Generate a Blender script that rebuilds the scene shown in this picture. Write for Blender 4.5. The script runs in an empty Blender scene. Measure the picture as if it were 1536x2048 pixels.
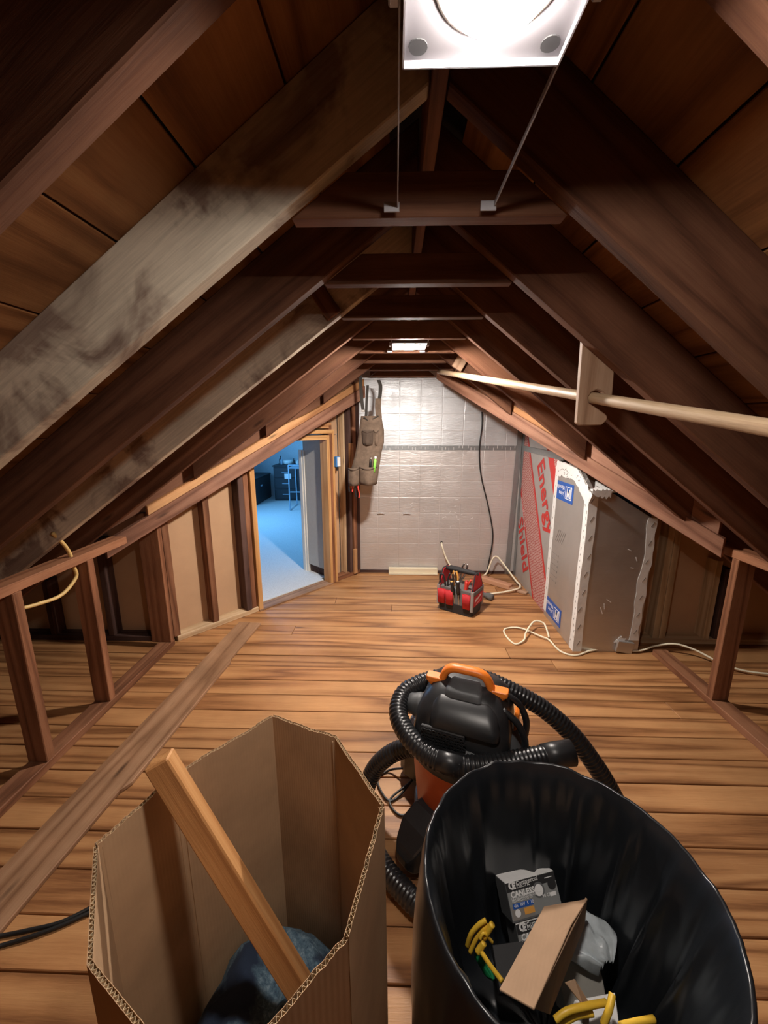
import bpy, math, random
from mathutils import Vector, Matrix, noise
random.seed(7)
scene = bpy.context.scene
COL = scene.collection

# ------------------------------------------------------------------ camera
F, CX, CY, CAMH = 800.0, 768.0, 1024.0, 1.5
PITCH, YAW = math.radians(12.27), math.radians(1.58)
cd = bpy.data.cameras.new('camera'); cam = bpy.data.objects.new('camera', cd); COL.objects.link(cam)
cd.sensor_fit = 'HORIZONTAL'; cd.sensor_width = 36.0; cd.lens = 36.0 * F / 1536.0
cd.clip_start = 0.02; cd.clip_end = 60
cam.location = (0, 0, CAMH); cam.rotation_euler = (math.pi / 2 - PITCH, 0, YAW)
scene.camera = cam
# ------------------------------------------------------------------ light and exposure
LAMP_NEAR, LAMP_FAR = 225.0, 1150.0
LAMP_COL = (1.0, 0.90, 0.81)
w = bpy.data.worlds.new('world'); scene.world = w; w.use_nodes = True
w.node_tree.nodes['Background'].inputs[0].default_value = (0.10, 0.20, 0.34, 1)
w.node_tree.nodes['Background'].inputs[1].default_value = 0.05
vs = scene.view_settings
vs.view_transform = 'Standard'; vs.look = 'None'; vs.gamma = 1.0; vs.use_curve_mapping = False
vs.exposure = 0.85
# daylight entering the next room through its side window
ld = bpy.data.lights.new('window_daylight', 'AREA'); ld.shape = 'RECTANGLE'; ld.size = 1.5; ld.size_y = 1.1
ld.energy = 75; ld.color = (0.16, 0.50, 1.0)
lo = bpy.data.objects.new('window_daylight', ld); COL.objects.link(lo)
lo.location = (-3.13, 5.9, 1.35); lo.rotation_euler = (0, -math.pi / 2, 0)

# ------------------------------------------------------------------ helpers
RM = Matrix.Rotation(YAW, 3, 'Z') @ Matrix.Rotation(math.pi / 2 - PITCH, 3, 'X')
CAM = Vector((0, 0, CAMH))
def V(*a): return Vector(a if len(a) > 1 else a[0])
def ray(x, y): return RM @ Vector(((x - CX) / F, (CY - y) / F, -1.0))
def PZ(x, y, z=0.0):
    r = ray(x, y); return CAM + r * ((z - CAMH) / r.z)
def PY(x, y, v):
    r = ray(x, y); return CAM + r * (v / r.y)
def PX(x, y, v):
    r = ray(x, y); return CAM + r * (v / r.x)

class MB:
    def __init__(s): s.v = []; s.f = []
    def add(s, vs, fs):
        o = len(s.v); s.v += [Vector(p) for p in vs]; s.f += [tuple(i + o for i in f) for f in fs]; return s
    def box(s, c, d, rot=None):
        c = Vector(c); hx, hy, hz = d[0] / 2, d[1] / 2, d[2] / 2
        p = [Vector((x, y, z)) for z in (-hz, hz) for y in (-hy, hy) for x in (-hx, hx)]
        if rot is not None: p = [rot @ q for q in p]
        return s.add([q + c for q in p], [(0, 2, 3, 1), (4, 5, 7, 6), (0, 1, 5, 4), (2, 6, 7, 3), (0, 4, 6, 2), (1, 3, 7, 5)])
    def prism(s, poly, off):
        n = len(poly); off = Vector(off)
        a = [Vector(p) for p in poly]; b = [p + off for p in a]
        return s.add(a + b, [tuple(range(n - 1, -1, -1)), tuple(range(n, 2 * n))] + [(i, (i + 1) % n, n + (i + 1) % n, n + i) for i in range(n)])
    def loft(s, rings, closed=True, caps=True):
        n = len(rings[0]); vs = [p for r in rings for p in r]; fs = []
        for k in range(len(rings) - 1):
            for i in range(n if closed else n - 1):
                j = (i + 1) % n
                fs.append((k * n + i, k * n + j, (k + 1) * n + j, (k + 1) * n + i))
        if caps and closed:
            fs.append(tuple(range(n - 1, -1, -1))); fs.append(tuple(range((len(rings) - 1) * n, len(rings) * n)))
        return s.add(vs, fs)
    def lathe(s, prof, n=32, c=(0, 0, 0), caps=True):
        c = Vector(c)
        return s.loft([[c + Vector((r * math.cos(2 * math.pi * i / n), r * math.sin(2 * math.pi * i / n), z)) for i in range(n)] for r, z in prof], True, caps)
    def tube(s, path, r, n=8, rib=None, caps=True):
        P = [Vector(p) for p in path]; m = len(P); rings = []
        t0 = (P[1] - P[0]).normalized()
        up = Vector((0, 0, 1)) if abs(t0.z) < 0.9 else Vector((1, 0, 0))
        nrm = (up - t0 * up.dot(t0)).normalized()
        for k in range(m):
            t = (P[min(k + 1, m - 1)] - P[max(k - 1, 0)]).normalized()
            nrm = (nrm - t * nrm.dot(t)).normalized(); bi = t.cross(nrm)
            rr = r[k] if isinstance(r, (list, tuple)) else r
            if rib: rr += rib[k % len(rib)]
            rings.append([P[k] + (nrm * math.cos(2 * math.pi * i / n) + bi * math.sin(2 * math.pi * i / n)) * rr for i in range(n)])
        return s.loft(rings, True, caps)
    def build(s, name, mat, parent=None, frame=None, smooth=False, bevel=0, seg=1):
        me = bpy.data.meshes.new(name)
        vs = s.v
        M = Matrix.Identity(4)
        if frame is not None:
            M = frame; Mi = M.inverted(); vs = [Mi @ p for p in vs]
        me.from_pydata([tuple(p) for p in vs], [], s.f); me.validate(); me.update()
        import bmesh
        bm = bmesh.new(); bm.from_mesh(me); bmesh.ops.recalc_face_normals(bm, faces=bm.faces); bm.to_mesh(me); bm.free()
        if smooth:
            for p in me.polygons: p.use_smooth = True
        o = bpy.data.objects.new(name, me); COL.objects.link(o)
        if mat: me.materials.append(mat)
        if parent: o.parent = parent
        if frame is not None: o.matrix_local = M
        if bevel:
            b = o.modifiers.new('bevel', 'BEVEL'); b.width = bevel; b.segments = seg; b.limit_method = 'ANGLE'
        return o

def frame(o, x, z=(0, 0, 1)):
    x = Vector(x).normalized(); z = Vector(z); z = (z - x * z.dot(x)).normalized(); y = z.cross(x)
    M = Matrix((x, y, z)).transposed().to_4x4(); M.translation = Vector(o); return M
def beam(name, p0, p1, w_, h_, mat, parent=None, up=(0, 0, 1), bevel=.003):
    p0, p1 = Vector(p0), Vector(p1); f = frame((p0 + p1) / 2, p1 - p0, up)
    m = MB().box((0, 0, 0), ((p1 - p0).length, w_, h_)); m.v = [f @ q for q in m.v]
    return m.build(name, mat, parent, f, bevel=bevel)
def tag(o, label=None, cat=None, group=None, kind=None):
    if label: o['label'] = label
    if cat: o['category'] = cat
    if group: o['group'] = group
    if kind: o['kind'] = kind
    return o
def empty(name, loc=(0, 0, 0), rz=0):
    o = bpy.data.objects.new(name, None); COL.objects.link(o); o.location = loc; o.rotation_euler = (0, 0, rz); o.empty_display_size = .1
    return o
def smoothpath(pts, n=8):
    P = [Vector(p) for p in pts]; out = []
    for i in range(len(P) - 1):
        a, b, c, d = P[max(i - 1, 0)], P[i], P[i + 1], P[min(i + 2, len(P) - 1)]
        for k in range(n):
            t = k / n
            out.append(.5 * ((2 * b) + (c - a) * t + (2 * a - 5 * b + 4 * c - d) * t * t + (3 * b - a - 3 * c + d) * t ** 3))
    out.append(P[-1]); return out
def resample(path, step):
    out = [path[0].copy()]; acc = 0
    for a, b in zip(path, path[1:]):
        L = (b - a).length
        while acc + L >= step:
            t = (step - acc) / L; a = a + (b - a) * t; out.append(a.copy()); L = (b - a).length; acc = 0
        acc += L
    return out
def rrect(hw, hd, r, z, n=5, c=(0, 0)):
    pts = []
    for sx, sy, a0 in ((1, 1, 0), (-1, 1, 90), (-1, -1, 180), (1, -1, 270)):
        for k in range(n):
            a = math.radians(a0 + 90 * k / (n - 1))
            pts.append(Vector((c[0] + sx * (hw - r) + r * math.cos(a), c[1] + sy * (hd - r) + r * math.sin(a), z)))
    return pts
def lettering(body, size, M, mat, parent, name='lettering', shear=0, bold=0.0, align='LEFT', sx=1.0, fit=None):
    cu = bpy.data.curves.new('text_curve', 'FONT'); cu.body = body; cu.size = size; cu.extrude = .0002; cu.shear = shear
    cu.offset = bold; cu.align_x = align; cu.resolution_u = 2; cu.fill_mode = 'BOTH'
    t = bpy.data.objects.new('text_tmp', cu); COL.objects.link(t)
    bpy.context.view_layer.update()
    me = bpy.data.meshes.new_from_object(t.evaluated_get(bpy.context.evaluated_depsgraph_get()))
    bpy.data.objects.remove(t); bpy.data.curves.remove(cu)
    me.materials.clear(); me.materials.append(mat); me.name = name
    o = bpy.data.objects.new(name, me); COL.objects.link(o)
    if parent: o.parent = parent
    if fit:
        xs = [v.co.x for v in me.vertices]; sx = fit / (max(xs) - min(xs))
    o.matrix_local = M @ Matrix.Diagonal((sx, 1, 1, 1))
    return o

# ------------------------------------------------------------------ materials
def newmat(name):
    m = bpy.data.materials.new(name); m.use_nodes = True
    nt = m.node_tree; return m, nt, nt.nodes['Principled BSDF']
def N(nt, t, **kw):
    n = nt.nodes.new(t)
    for k, v in kw.items(): setattr(n, k, v)
    return n
def ramp(nt, stops):
    r = N(nt, 'ShaderNodeValToRGB'); e = r.color_ramp.elements
    while len(e) > 1: e.remove(e[-1])
    e[0].position = stops[0][0]; e[0].color = (*stops[0][1], 1)
    for p, c in stops[1:]:
        q = e.new(p); q.color = (*c, 1)
    return r
def g(x): return (x, x, x)
def coords(nt, scale, rnd=True):
    tc = N(nt, 'ShaderNodeTexCoord'); L = nt.links
    mp = N(nt, 'ShaderNodeMapping'); mp.inputs['Scale'].default_value = scale
    if rnd:
        oi = N(nt, 'ShaderNodeObjectInfo'); mu = N(nt, 'ShaderNodeMath', operation='MULTIPLY'); mu.inputs[1].default_value = 41.3
        L.new(oi.outputs['Random'], mu.inputs[0])
        ad = N(nt, 'ShaderNodeVectorMath', operation='ADD'); L.new(tc.outputs['Object'], ad.inputs[0]); L.new(mu.outputs[0], ad.inputs[1])
        L.new(ad.outputs[0], mp.inputs[0])
    else: L.new(tc.outputs['Object'], mp.inputs[0])
    return mp.outputs[0]
def noisetex(nt, vec, scale, detail=4, rough=.6, dist=0):
    n = N(nt, 'ShaderNodeTexNoise'); n.inputs['Scale'].default_value = scale; n.inputs['Detail'].default_value = detail
    n.inputs['Roughness'].default_value = rough; n.inputs['Distortion'].default_value = dist
    nt.links.new(vec, n.inputs['Vector']); return n.outputs['Fac']
def mixc(nt, a, b, fac, mode='MIX'):
    m = N(nt, 'ShaderNodeMix', data_type='RGBA', blend_type=mode)
    for s, v in ((0, fac), (6, a), (7, b)):
        if isinstance(v, (int, float)): m.inputs[s].default_value = v
        elif isinstance(v, tuple): m.inputs[s].default_value = (*v, 1)
        else: nt.links.new(v, m.inputs[s])
    return m.outputs[2]
def bump(nt, b, h, strength=.2, dist=.005):
    bp = N(nt, 'ShaderNodeBump'); bp.inputs['Strength'].default_value = strength; bp.inputs['Distance'].default_value = dist
    nt.links.new(h, bp.inputs['Height']); nt.links.new(bp.outputs[0], b.inputs['Normal'])
def wood(name, dark, mid, light, rough=.65, rings=18, ringamt=.45, var=.3, knots=True, stretch=7.0, dirt=.3, spec=.3, patch=None):
    m, nt, b = newmat(name); L = nt.links
    vg = coords(nt, (1.8, 6.5 * stretch, 6.5 * stretch)); vr = coords(nt, (.45, 1.35 * stretch, 1.35 * stretch)); vf = coords(nt, (1, 1, 1))
    fine = noisetex(nt, vg, 4, 6, .65, .4); low = noisetex(nt, vr, 1.0, 1.0, .4, .15)
    mu = N(nt, 'ShaderNodeMath', operation='MULTIPLY'); mu.inputs[1].default_value = rings * 2.2; L.new(low, mu.inputs[0])
    sn = N(nt, 'ShaderNodeMath', operation='SINE'); L.new(mu.outputs[0], sn.inputs[0])
    s2 = N(nt, 'ShaderNodeMath', operation='MULTIPLY_ADD'); s2.inputs[1].default_value = .5; s2.inputs[2].default_value = .5; L.new(sn.outputs[0], s2.inputs[0])
    pw = N(nt, 'ShaderNodeMath', operation='POWER'); pw.inputs[1].default_value = .6; L.new(s2.outputs[0], pw.inputs[0])
    fm = N(nt, 'ShaderNodeMix', data_type='FLOAT'); fm.inputs[0].default_value = ringamt; L.new(fine, fm.inputs[2]); L.new(pw.outputs[0], fm.inputs[3])
    rp = ramp(nt, [(.18, dark), (.5, mid), (.85, light)]); L.new(fm.outputs[0], rp.inputs[0]); col = rp.outputs[0]
    if knots:
        vo = N(nt, 'ShaderNodeTexVoronoi'); vo.inputs['Scale'].default_value = 1.0; L.new(coords(nt, (1.7, 8, 8)), vo.inputs['Vector'])
        kr = ramp(nt, [(.03, g(.25)), (.10, g(1))]); L.new(vo.outputs['Distance'], kr.inputs[0]); col = mixc(nt, col, kr.outputs[0], .8, 'MULTIPLY')
    if patch:
        pn = noisetex(nt, vf, patch[1], 5, .6, .5); pr = ramp(nt, [(patch[2] - .05, g(0)), (patch[2] + .05, g(1))]); L.new(pn, pr.inputs[0])
        p2 = noisetex(nt, vg, 3, 5, .7); p2r = ramp(nt, [(.2, tuple(c * .6 for c in patch[0])), (.75, patch[0])]); L.new(p2, p2r.inputs[0])
        col = mixc(nt, col, p2r.outputs[0], pr.outputs[0])
    if dirt:
        dn = noisetex(nt, vf, 3.1, 4, .6); dr = ramp(nt, [(.3, g(1 - dirt)), (.65, g(1))]); L.new(dn, dr.inputs[0]); col = mixc(nt, col, dr.outputs[0], 1.0, 'MULTIPLY')
    oi = N(nt, 'ShaderNodeObjectInfo'); va = N(nt, 'ShaderNodeMath', operation='MULTIPLY_ADD'); va.inputs[1].default_value = var; va.inputs[2].default_value = 1 - var / 2
    L.new(oi.outputs['Random'], va.inputs[0]); hs = N(nt, 'ShaderNodeHueSaturation'); L.new(va.outputs[0], hs.inputs['Value']); L.new(col, hs.inputs['Color'])
    L.new(hs.outputs[0], b.inputs['Base Color']); b.inputs['Roughness'].default_value = rough; b.inputs['Specular IOR Level'].default_value = spec
    bump(nt, b, fine, .25, .004)
    return m
def plain(name, col, rough=.5, metal=0, spec=.5, nz=0, nscale=40, bmp=0, bscale=60, emit=0):
    m, nt, b = newmat(name)
    b.inputs['Base Color'].default_value = (*col, 1); b.inputs['Roughness'].default_value = rough; b.inputs['Metallic'].default_value = metal
    b.inputs['Specular IOR Level'].default_value = spec
    vf = coords(nt, (1, 1, 1))
    f = noisetex(nt, vf, nscale, 5, .6)
    k = nz if nz else .04
    r = ramp(nt, [(.3, tuple(c * (1 - k) for c in col)), (.7, tuple(min(1, c * (1 + k)) for c in col))]); nt.links.new(f, r.inputs[0]); nt.links.new(r.outputs[0], b.inputs['Base Color'])
    if bmp: bump(nt, b, noisetex(nt, vf, bscale, 4, .6), bmp, .003)
    if emit:
        b.inputs['Emission Color'].default_value = (*LAMP_COL, 1); b.inputs['Emission Strength'].default_value = emit
    return m
M = {}
M['floor'] = wood('pine_floor', (.17, .068, .025), (.40, .188, .074), (.54, .285, .120), .46, 13, .48, .22, True, 6, .22, .35)
M['rafter'] = wood('dark_rafter', (.075, .030, .017), (.15, .065, .036), (.22, .105, .06), .7, 14, .35, .35, True, 7, .35, .2)
M['grey'] = wood('weathered_grey_rafter', (.17, .115, .09), (.30, .22, .175), (.46, .37, .29), .75, 14, .3, .1, True, 7, .25, .2, patch=((.86, .76, .60), 3.6, .46))
M['deck'] = wood('roof_deck', (.15, .058, .020), (.29, .125, .046), (.40, .19, .075), .7, 12, .45, .5, True, 5, .4, .2)
M['stud'] = wood('old_stud', (.13, .052, .026), (.26, .11, .055), (.38, .18, .095), .65, 14, .4, .3, True, 8, .3, .25)
M['studdark'] = wood('dark_stud', (.05, .026, .022), (.10, .055, .045), (.15, .09, .075), .7, 14, .4, .3, True, 8, .3, .2)
M['lightstud'] = wood('new_stud', (.38, .24, .13), (.58, .41, .24), (.70, .53, .34), .65, 14, .4, .2, True, 8, .2, .25)
M['pine'] = wood('new_pine', (.48, .22, .075), (.66, .36, .14), (.78, .48, .22), .5, 16, .35, .15, True, 8, .1, .35)
M['valley'] = wood('valley_wood', (.15, .068, .042), (.27, .13, .082), (.38, .20, .13), .6, 14, .45, .2, True, 7, .3, .3)
M['valleylight'] = wood('valley_light', (.34, .14, .055), (.52, .26, .11), (.66, .38, .18), .6, 14, .45, .2, True, 7, .3, .3)
M['rod'] = wood('rod_wood', (.34, .22, .13), (.52, .36, .22), (.66, .50, .33), .45, 10, .25, .1, False, 9, .15, .4)
M['bracket'] = wood('bracket_wood', (.30, .17, .10), (.44, .27, .17), (.54, .36, .24), .6, 12, .4, .1, True, 6, .2, .3)
M['plank'] = wood('loose_plank', (.20, .10, .05), (.34, .185, .10), (.44, .26, .15), .6, 14, .45, .1, True, 7, .35, .25)
M['stick'] = wood('orange_stick', (.36, .15, .05), (.56, .27, .10), (.70, .38, .16), .5, 14, .35, .1, True, 8, .1, .35)
M['whitewood'] = wood('cream_board', (.70, .60, .40), (.82, .74, .54), (.88, .82, .64), .5, 8, .2, .05, False, 7, .1, .3)
M['offcut'] = wood('offcut_wood', (.34, .16, .09), (.52, .27, .16), (.62, .36, .22), .6, 10, .3, .1, False, 7, .1, .3)
M['tan'] = plain('tan_board', (.55, .345, .20), .85, nz=.05, nscale=6)
M['drywall'] = plain('grey_drywall', (.50, .49, .46), .8, nz=.04)
M['white'] = plain('white_paint', (.80, .79, .74), .45)
M['roomwall'] = plain('room_wall', (.55, .60, .62), .8)
M['carpet'] = plain('carpet', (.62, .63, .62), .95, nz=.18, nscale=160, bmp=.4, bscale=300)
M['black'] = plain('black_plastic', (.017, .018, .020), .38, nz=.2, nscale=30)
M['blackmatt'] = plain('black_matt', (.02, .02, .022), .7)
M['hose'] = plain('hose_plastic', (.016, .017, .019), .3)
M['vacgrey'] = plain('dusty_grey', (.07, .075, .08), .55, nz=.3, nscale=14)
M['orange'] = plain('orange_plastic', (.85, .22, .025), .4)
M['drum'] = plain('red_orange_drum', (.62, .14, .045), .42)
M['cloth'] = plain('canvas_apron', (.145, .100, .070), .9, nz=.25, nscale=25, bmp=.3, bscale=120)
M['clothdark'] = plain('canvas_dark', (.075, .05, .035), .9, nz=.25, nscale=25, bmp=.3, bscale=120)
M['strap'] = plain('black_strap', (.035, .03, .025), .8)
M['red'] = plain('red_fabric', (.50, .022, .028), .75, nz=.15, nscale=30)
M['redplastic'] = plain('red_plastic', (.75, .07, .05), .4)
M['greyfab'] = plain('grey_fabric', (.13, .125, .12), .85, nz=.15)
M['greystrap'] = plain('grey_webbing', (.30, .27, .25), .85)
M['steel'] = plain('steel', (.62, .62, .60), .3, metal=1)
M['galv'] = plain('galvanised', (.34, .33, .35), .5, metal=.3, nz=.06)
M['plate'] = plain('dull_plate', (.11, .105, .115), .55, metal=.2)
M['lens'] = plain('lamp_lens', (.9, .9, .9), .5)
M['whitewire'] = plain('cream_cable', (.82, .76, .58), .45)
M['yellow'] = plain('yellow_cable', (.80, .50, .045), .4)
M['yellowdim'] = plain('ochre_cable', (.72, .50, .19), .45)
M['blackwire'] = plain('black_cable', (.02, .02, .02), .45)
M['blueplastic'] = plain('blue_box', (.05, .22, .55), .4)
M['redprint'] = plain('red_print', (.58, .035, .03), .5)
M['blueprint'] = plain('blue_print', (.02, .10, .42), .5)
M['whiteprint'] = plain('white_print', (.85, .85, .85), .5)
M['greyprint'] = plain('grey_print', (.25, .23, .21), .6)
M['tape'] = plain('white_tape', (.80, .81, .80), .32, bmp=.35, bscale=30)
M['greytape'] = plain('foil_tape', (.34, .36, .37), .38, metal=.7, bmp=.4, bscale=45)
M['dark'] = plain('dark_furniture', (.022, .026, .032), .55)
M['bluemetal'] = plain('painted_metal', (.30, .42, .52), .4)
M['cardprint'] = plain('carton_grey', (.13, .135, .14), .5)
M['cardprint2'] = plain('carton_midgrey', (.26, .27, .27), .5)
M['green'] = plain('green_wrap', (.015, .20, .07), .25)
M['lime'] = plain('lime_pen', (.30, .85, .12), .4)
M['film'] = plain('grey_film', (.42, .47, .50), .3, nz=.2, nscale=20, bmp=.6, bscale=25)
M['greycarton'] = plain('grey_carton', (.30, .29, .26), .6)
M['ochre'] = plain('amber_print', (.80, .38, .08), .5)

def cardboard(name, col):
    m, nt, b = newmat(name)
    v = coords(nt, (1, 1, 1)); f = noisetex(nt, v, 5, 5, .6)
    r = ramp(nt, [(.3, tuple(c * .82 for c in col)), (.7, tuple(c * 1.12 for c in col))]); nt.links.new(f, r.inputs[0])
    st = noisetex(nt, coords(nt, (300, 8, 300)), 1, 2, .5); c2 = mixc(nt, r.outputs[0], g(.8), .0, 'MULTIPLY')
    nt.links.new(c2, b.inputs['Base Color']); b.inputs['Roughness'].default_value = .85; b.inputs['Specular IOR Level'].default_value = .15
    wv = N(nt, 'ShaderNodeTexWave', bands_direction='X'); wv.inputs['Scale'].default_value = 45; wv.inputs['Distortion'].default_value = .6
    nt.links.new(coords(nt, (1, 1, 1), False), wv.inputs['Vector']); bump(nt, b, wv.outputs['Fac'], .10, .002)
    return m
M['card'] = cardboard('cardboard', (.50, .325, .19))
M['cardedge'] = cardboard('cardboard_edge', (.70, .54, .34))
M['cardflap'] = cardboard('cardboard_flap', (.40, .26, .165))

def foil(name, col, rough, grid=True, metal=.85):
    m, nt, b = newmat(name); L = nt.links
    v = coords(nt, (1, 1, 1), False)
    f = noisetex(nt, v, 2.2, 5, .6); r = ramp(nt, [(.3, tuple(c * .85 for c in col)), (.7, col)]); L.new(f, r.inputs[0])
    L.new(r.outputs[0], b.inputs['Base Color']); b.inputs['Metallic'].default_value = metal
    rr = ramp(nt, [(.35, g(rough - .07)), (.65, g(rough + .08))]); L.new(noisetex(nt, v, 6, 4, .6), rr.inputs[0]); L.new(rr.outputs[0], b.inputs['Roughness'])
    n1 = noisetex(nt, coords(nt, (3, 1, 14), False), 4, 4, .65, .6)
    h = n1
    if grid:
        bt = N(nt, 'ShaderNodeTexBrick'); bt.inputs['Scale'].default_value = 1; bt.inputs['Brick Width'].default_value = .205; bt.inputs['Row Height'].default_value = .16
        bt.inputs['Mortar Size'].default_value = .006; bt.inputs['Mortar Smooth'].default_value = .6; bt.offset = 0
        sp = N(nt, 'ShaderNodeSeparateXYZ'); L.new(v, sp.inputs[0]); cb = N(nt, 'ShaderNodeCombineXYZ'); L.new(sp.outputs[0], cb.inputs[0]); L.new(sp.outputs[2], cb.inputs[1])
        L.new(cb.outputs[0], bt.inputs['Vector'])
        ml = N(nt, 'ShaderNodeMath', operation='MULTIPLY_ADD'); ml.inputs[1].default_value = -.35; L.new(bt.outputs['Fac'], ml.inputs[0]); L.new(n1, ml.inputs[2]); h = ml.outputs[0]
    bump(nt, b, h, .35 if grid else .12, .008)
    return m
M['foil'] = foil('foil_wall', (.72, .70, .69), .42, True, .55)
M['foilup'] = foil('foil_upper', (.74, .77, .80), .46, True, .6)
M['foilpanel'] = foil('foil_panel', (.60, .58, .56), .42, False, .75)
M['foilprint'] = foil('foil_printed', (.62, .61, .60), .45, False, .6)

# liner film
m_, nt_, b_ = newmat('liner_film'); b_.inputs['Base Color'].default_value = (.011, .013, .016, 1); b_.inputs['Roughness'].default_value = .31
b_.inputs['Specular IOR Level'].default_value = .6
bump(nt_, b_, noisetex(nt_, coords(nt_, (1, 1, .8)), 9, 2, .5, .3), .10, .01); M['liner'] = m_
# speckled blue blanket
m_, nt_, b_ = newmat('blue_blanket'); v_ = coords(nt_, (1, 1, 1))
r_ = ramp(nt_, [(.35, (.03, .06, .10)), (.5, (.09, .16, .22)), (.68, (.26, .36, .42))]); nt_.links.new(noisetex(nt_, v_, 70, 8, .75), r_.inputs[0])
p_ = ramp(nt_, [(.44, g(0)), (.50, g(1))]); nt_.links.new(noisetex(nt_, v_, 7, 3, .5), p_.inputs[0])
nt_.links.new(mixc(nt_, (.02, .035, .07), r_.outputs[0], p_.outputs[0]), b_.inputs['Base Color']); b_.inputs['Roughness'].default_value = .95
bump(nt_, b_, noisetex(nt_, v_, 120, 4, .7), .5, .004); M['blanket'] = m_
# red honeycomb print
m_, nt_, b_ = newmat('honeycomb_print'); vo_ = N(nt_, 'ShaderNodeTexVoronoi', feature='DISTANCE_TO_EDGE'); vo_.inputs['Scale'].default_value = 42; vo_.inputs['Randomness'].default_value = .45
nt_.links.new(coords(nt_, (1, 1, 1), False), vo_.inputs['Vector']); r_ = ramp(nt_, [(.10, (.42, .08, .07)), (.2, (.60, .42, .39))]); nt_.links.new(vo_.outputs['Distance'], r_.inputs[0])
nt_.links.new(r_.outputs[0], b_.inputs['Base Color']); b_.inputs['Roughness'].default_value = .5; M['honey'] = m_

# ------------------------------------------------------------------ roof geometry constants
SL, SR = .72, .78
def zl(x): return 1.93 + SL * (x + .225)      # underside line of the left rafters
def zr(x): return 1.93 - SR * (x - .36)
RX, RZ = .079, 2.149
RD = .165; TH = .042
YS = [.94 + .406 * k for k in range(-4, 8)]    # rafter stations
def vyl(x): return 2.43 + 1.134 * (x + 1.42)   # plan line of the left valley board face
def vyr(x): return 2.03 - 1.123 * (x - 1.66)
YB, YF = -.85, 3.93

# ------------------------------------------------------------------ floor
fl = MB().box((0, 1.55, -.045), (6.4, 4.9, .03)).build('floor', M['studdark']); tag(fl, kind='structure')
y = 2.254 - .1325 * 24
row = 0
while y < 3.96:
    xs = [-3.15, 3.15]
    for _ in range(random.choice((0, 1, 1))):
        xs.append(random.uniform(-2.6, 2.6))
    if abs(y - 3.05) < .067: xs = [-3.15, -.02, 3.15]
    xs.sort()
    for a, b in zip(xs, xs[1:]):
        if b - a < .25: continue
        dz = random.uniform(-.0015, .0008)
        c = Vector(((a + b) / 2, y + .06625, -.015 + dz))
        MB().box(c, (b - a - .003, .1325 - .0045, .03)).build('plank', M['floor'], fl, frame(c, (1, 0, 0)), bevel=.0025)
    y += .1325; row += 1

# ------------------------------------------------------------------ ceiling: deck boards, ridge, rafters, collar ties, valleys
ce = empty('ceiling'); tag(ce, kind='structure')
for side in (-1, 1):
    S = SL if side < 0 else SR
    nn = math.hypot(1, S); dv = Vector((side, 0, -S)) / nn; nv = Vector((side * S, 0, 1)) / nn
    u = 0.0
    while True:
        wd = random.uniform(.225, .255); um = u + wd / 2
        c = Vector((RX, 0, RZ)) + dv * um + nv * (RD + .011)
        if c.z < .10: break
        y1 = YF + .1
        if side < 0 and c.x < -.3: y1 = vyl(c.x) + .17
        y1 = min(y1, YF + .1)
        cc = c + Vector((0, (YB + y1) / 2, 0)); f = frame(cc, (0, 1, 0), nv)
        m = MB().box((0, 0, 0), (y1 - YB, wd - .005, .022)); m.v = [f @ q for q in m.v]
        m.build('roof_board', M['deck'], ce, f, bevel=.002)
        u += wd
pv = [(RX + .03, YB), (RX + .03, YF + .1), (-.22, YF + .1), (-.22, vyl(-.22) + .20), (-1.75, vyl(-1.75) + .20), (-3.2, 2.66), (-3.2, YB)]
MB().prism([Vector((x, y, zl(x) + RD * math.hypot(1, SL) + .034)) for x, y in pv], (0, 0, .02)).build('roof_leak_cover', M['blackmatt'], ce)  # unseen dark sheet added to stop sky light leaking between the boards
pv = [(RX - .03, YB), (RX - .03, YF + .1), (3.1, YF + .1), (3.1, YB)]
MB().prism([Vector((x, y, zr(x) + RD * math.hypot(1, SR) + .034)) for x, y in pv], (0, 0, .02)).build('roof_leak_cover', M['blackmatt'], ce)  # same added light-blocking sheet over the right slope
MB().box((RX, (YB + YF) / 2, RZ + .06), (.03, YF - YB, .17)).build('ridge_board', M['rafter'], ce, frame((RX, 1.5, RZ), (0, 1, 0)), bevel=.002)
for k, ys in enumerate(YS):
    for side in (-1, 1):
        S = SL if side < 0 else SR; zf = zl if side < 0 else zr
        nn = math.hypot(1, S); vt = RD * nn
        xe = -2.75 if side < 0 else 2.62
        if side < 0 and ys > 2.43: xe = -1.42 + (ys - 2.43) / 1.134
        if side > 0 and ys > 2.40: xe = 1.66 - (ys - 2.03) / 1.123
        xt = RX + side * .018
        if (xe - xt) * side < .1: continue
        poly = [Vector((xt, ys - TH / 2, zf(xt))), Vector((xe, ys - TH / 2, zf(xe))), Vector((xe, ys - TH / 2, zf(xe) + vt)), Vector((xt, ys - TH / 2, zf(xt) + vt))]
        mt = M['rafter']
        grey = side < 0 and k in (4, 6)
        if grey: mt = M['grey']
        f = frame((xt + .5 * (xe - xt), ys, zf((xt + xe) / 2) + vt / 2), (side, 0, -S))
        o = MB().prism(poly, (0, TH, 0)).build('rafter', mt, ce, f, bevel=.003)
        if grey: o['label'] = 'pale grey weathered rafter'
    xa, xb = -.225 - .05, .36 + .05
    m = MB()
    if ys < 3.9 and abs(ys - .534) > .05:
        zt = 2.015
        poly = [(-.225, 0, 1.93), (.36, 0, 1.93), (.36 - (zt - 1.93) / SR, 0, zt), (-.225 + (zt - 1.93) / SL, 0, zt)]
        m.prism([Vector((p[0], ys + TH / 2 + .001, p[2])) for p in poly], (0, .04, 0)).build('collar_tie', M['rafter'], ce, frame((.07, ys + .04, 1.97), (1, 0, 0)), bevel=.002)
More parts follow.
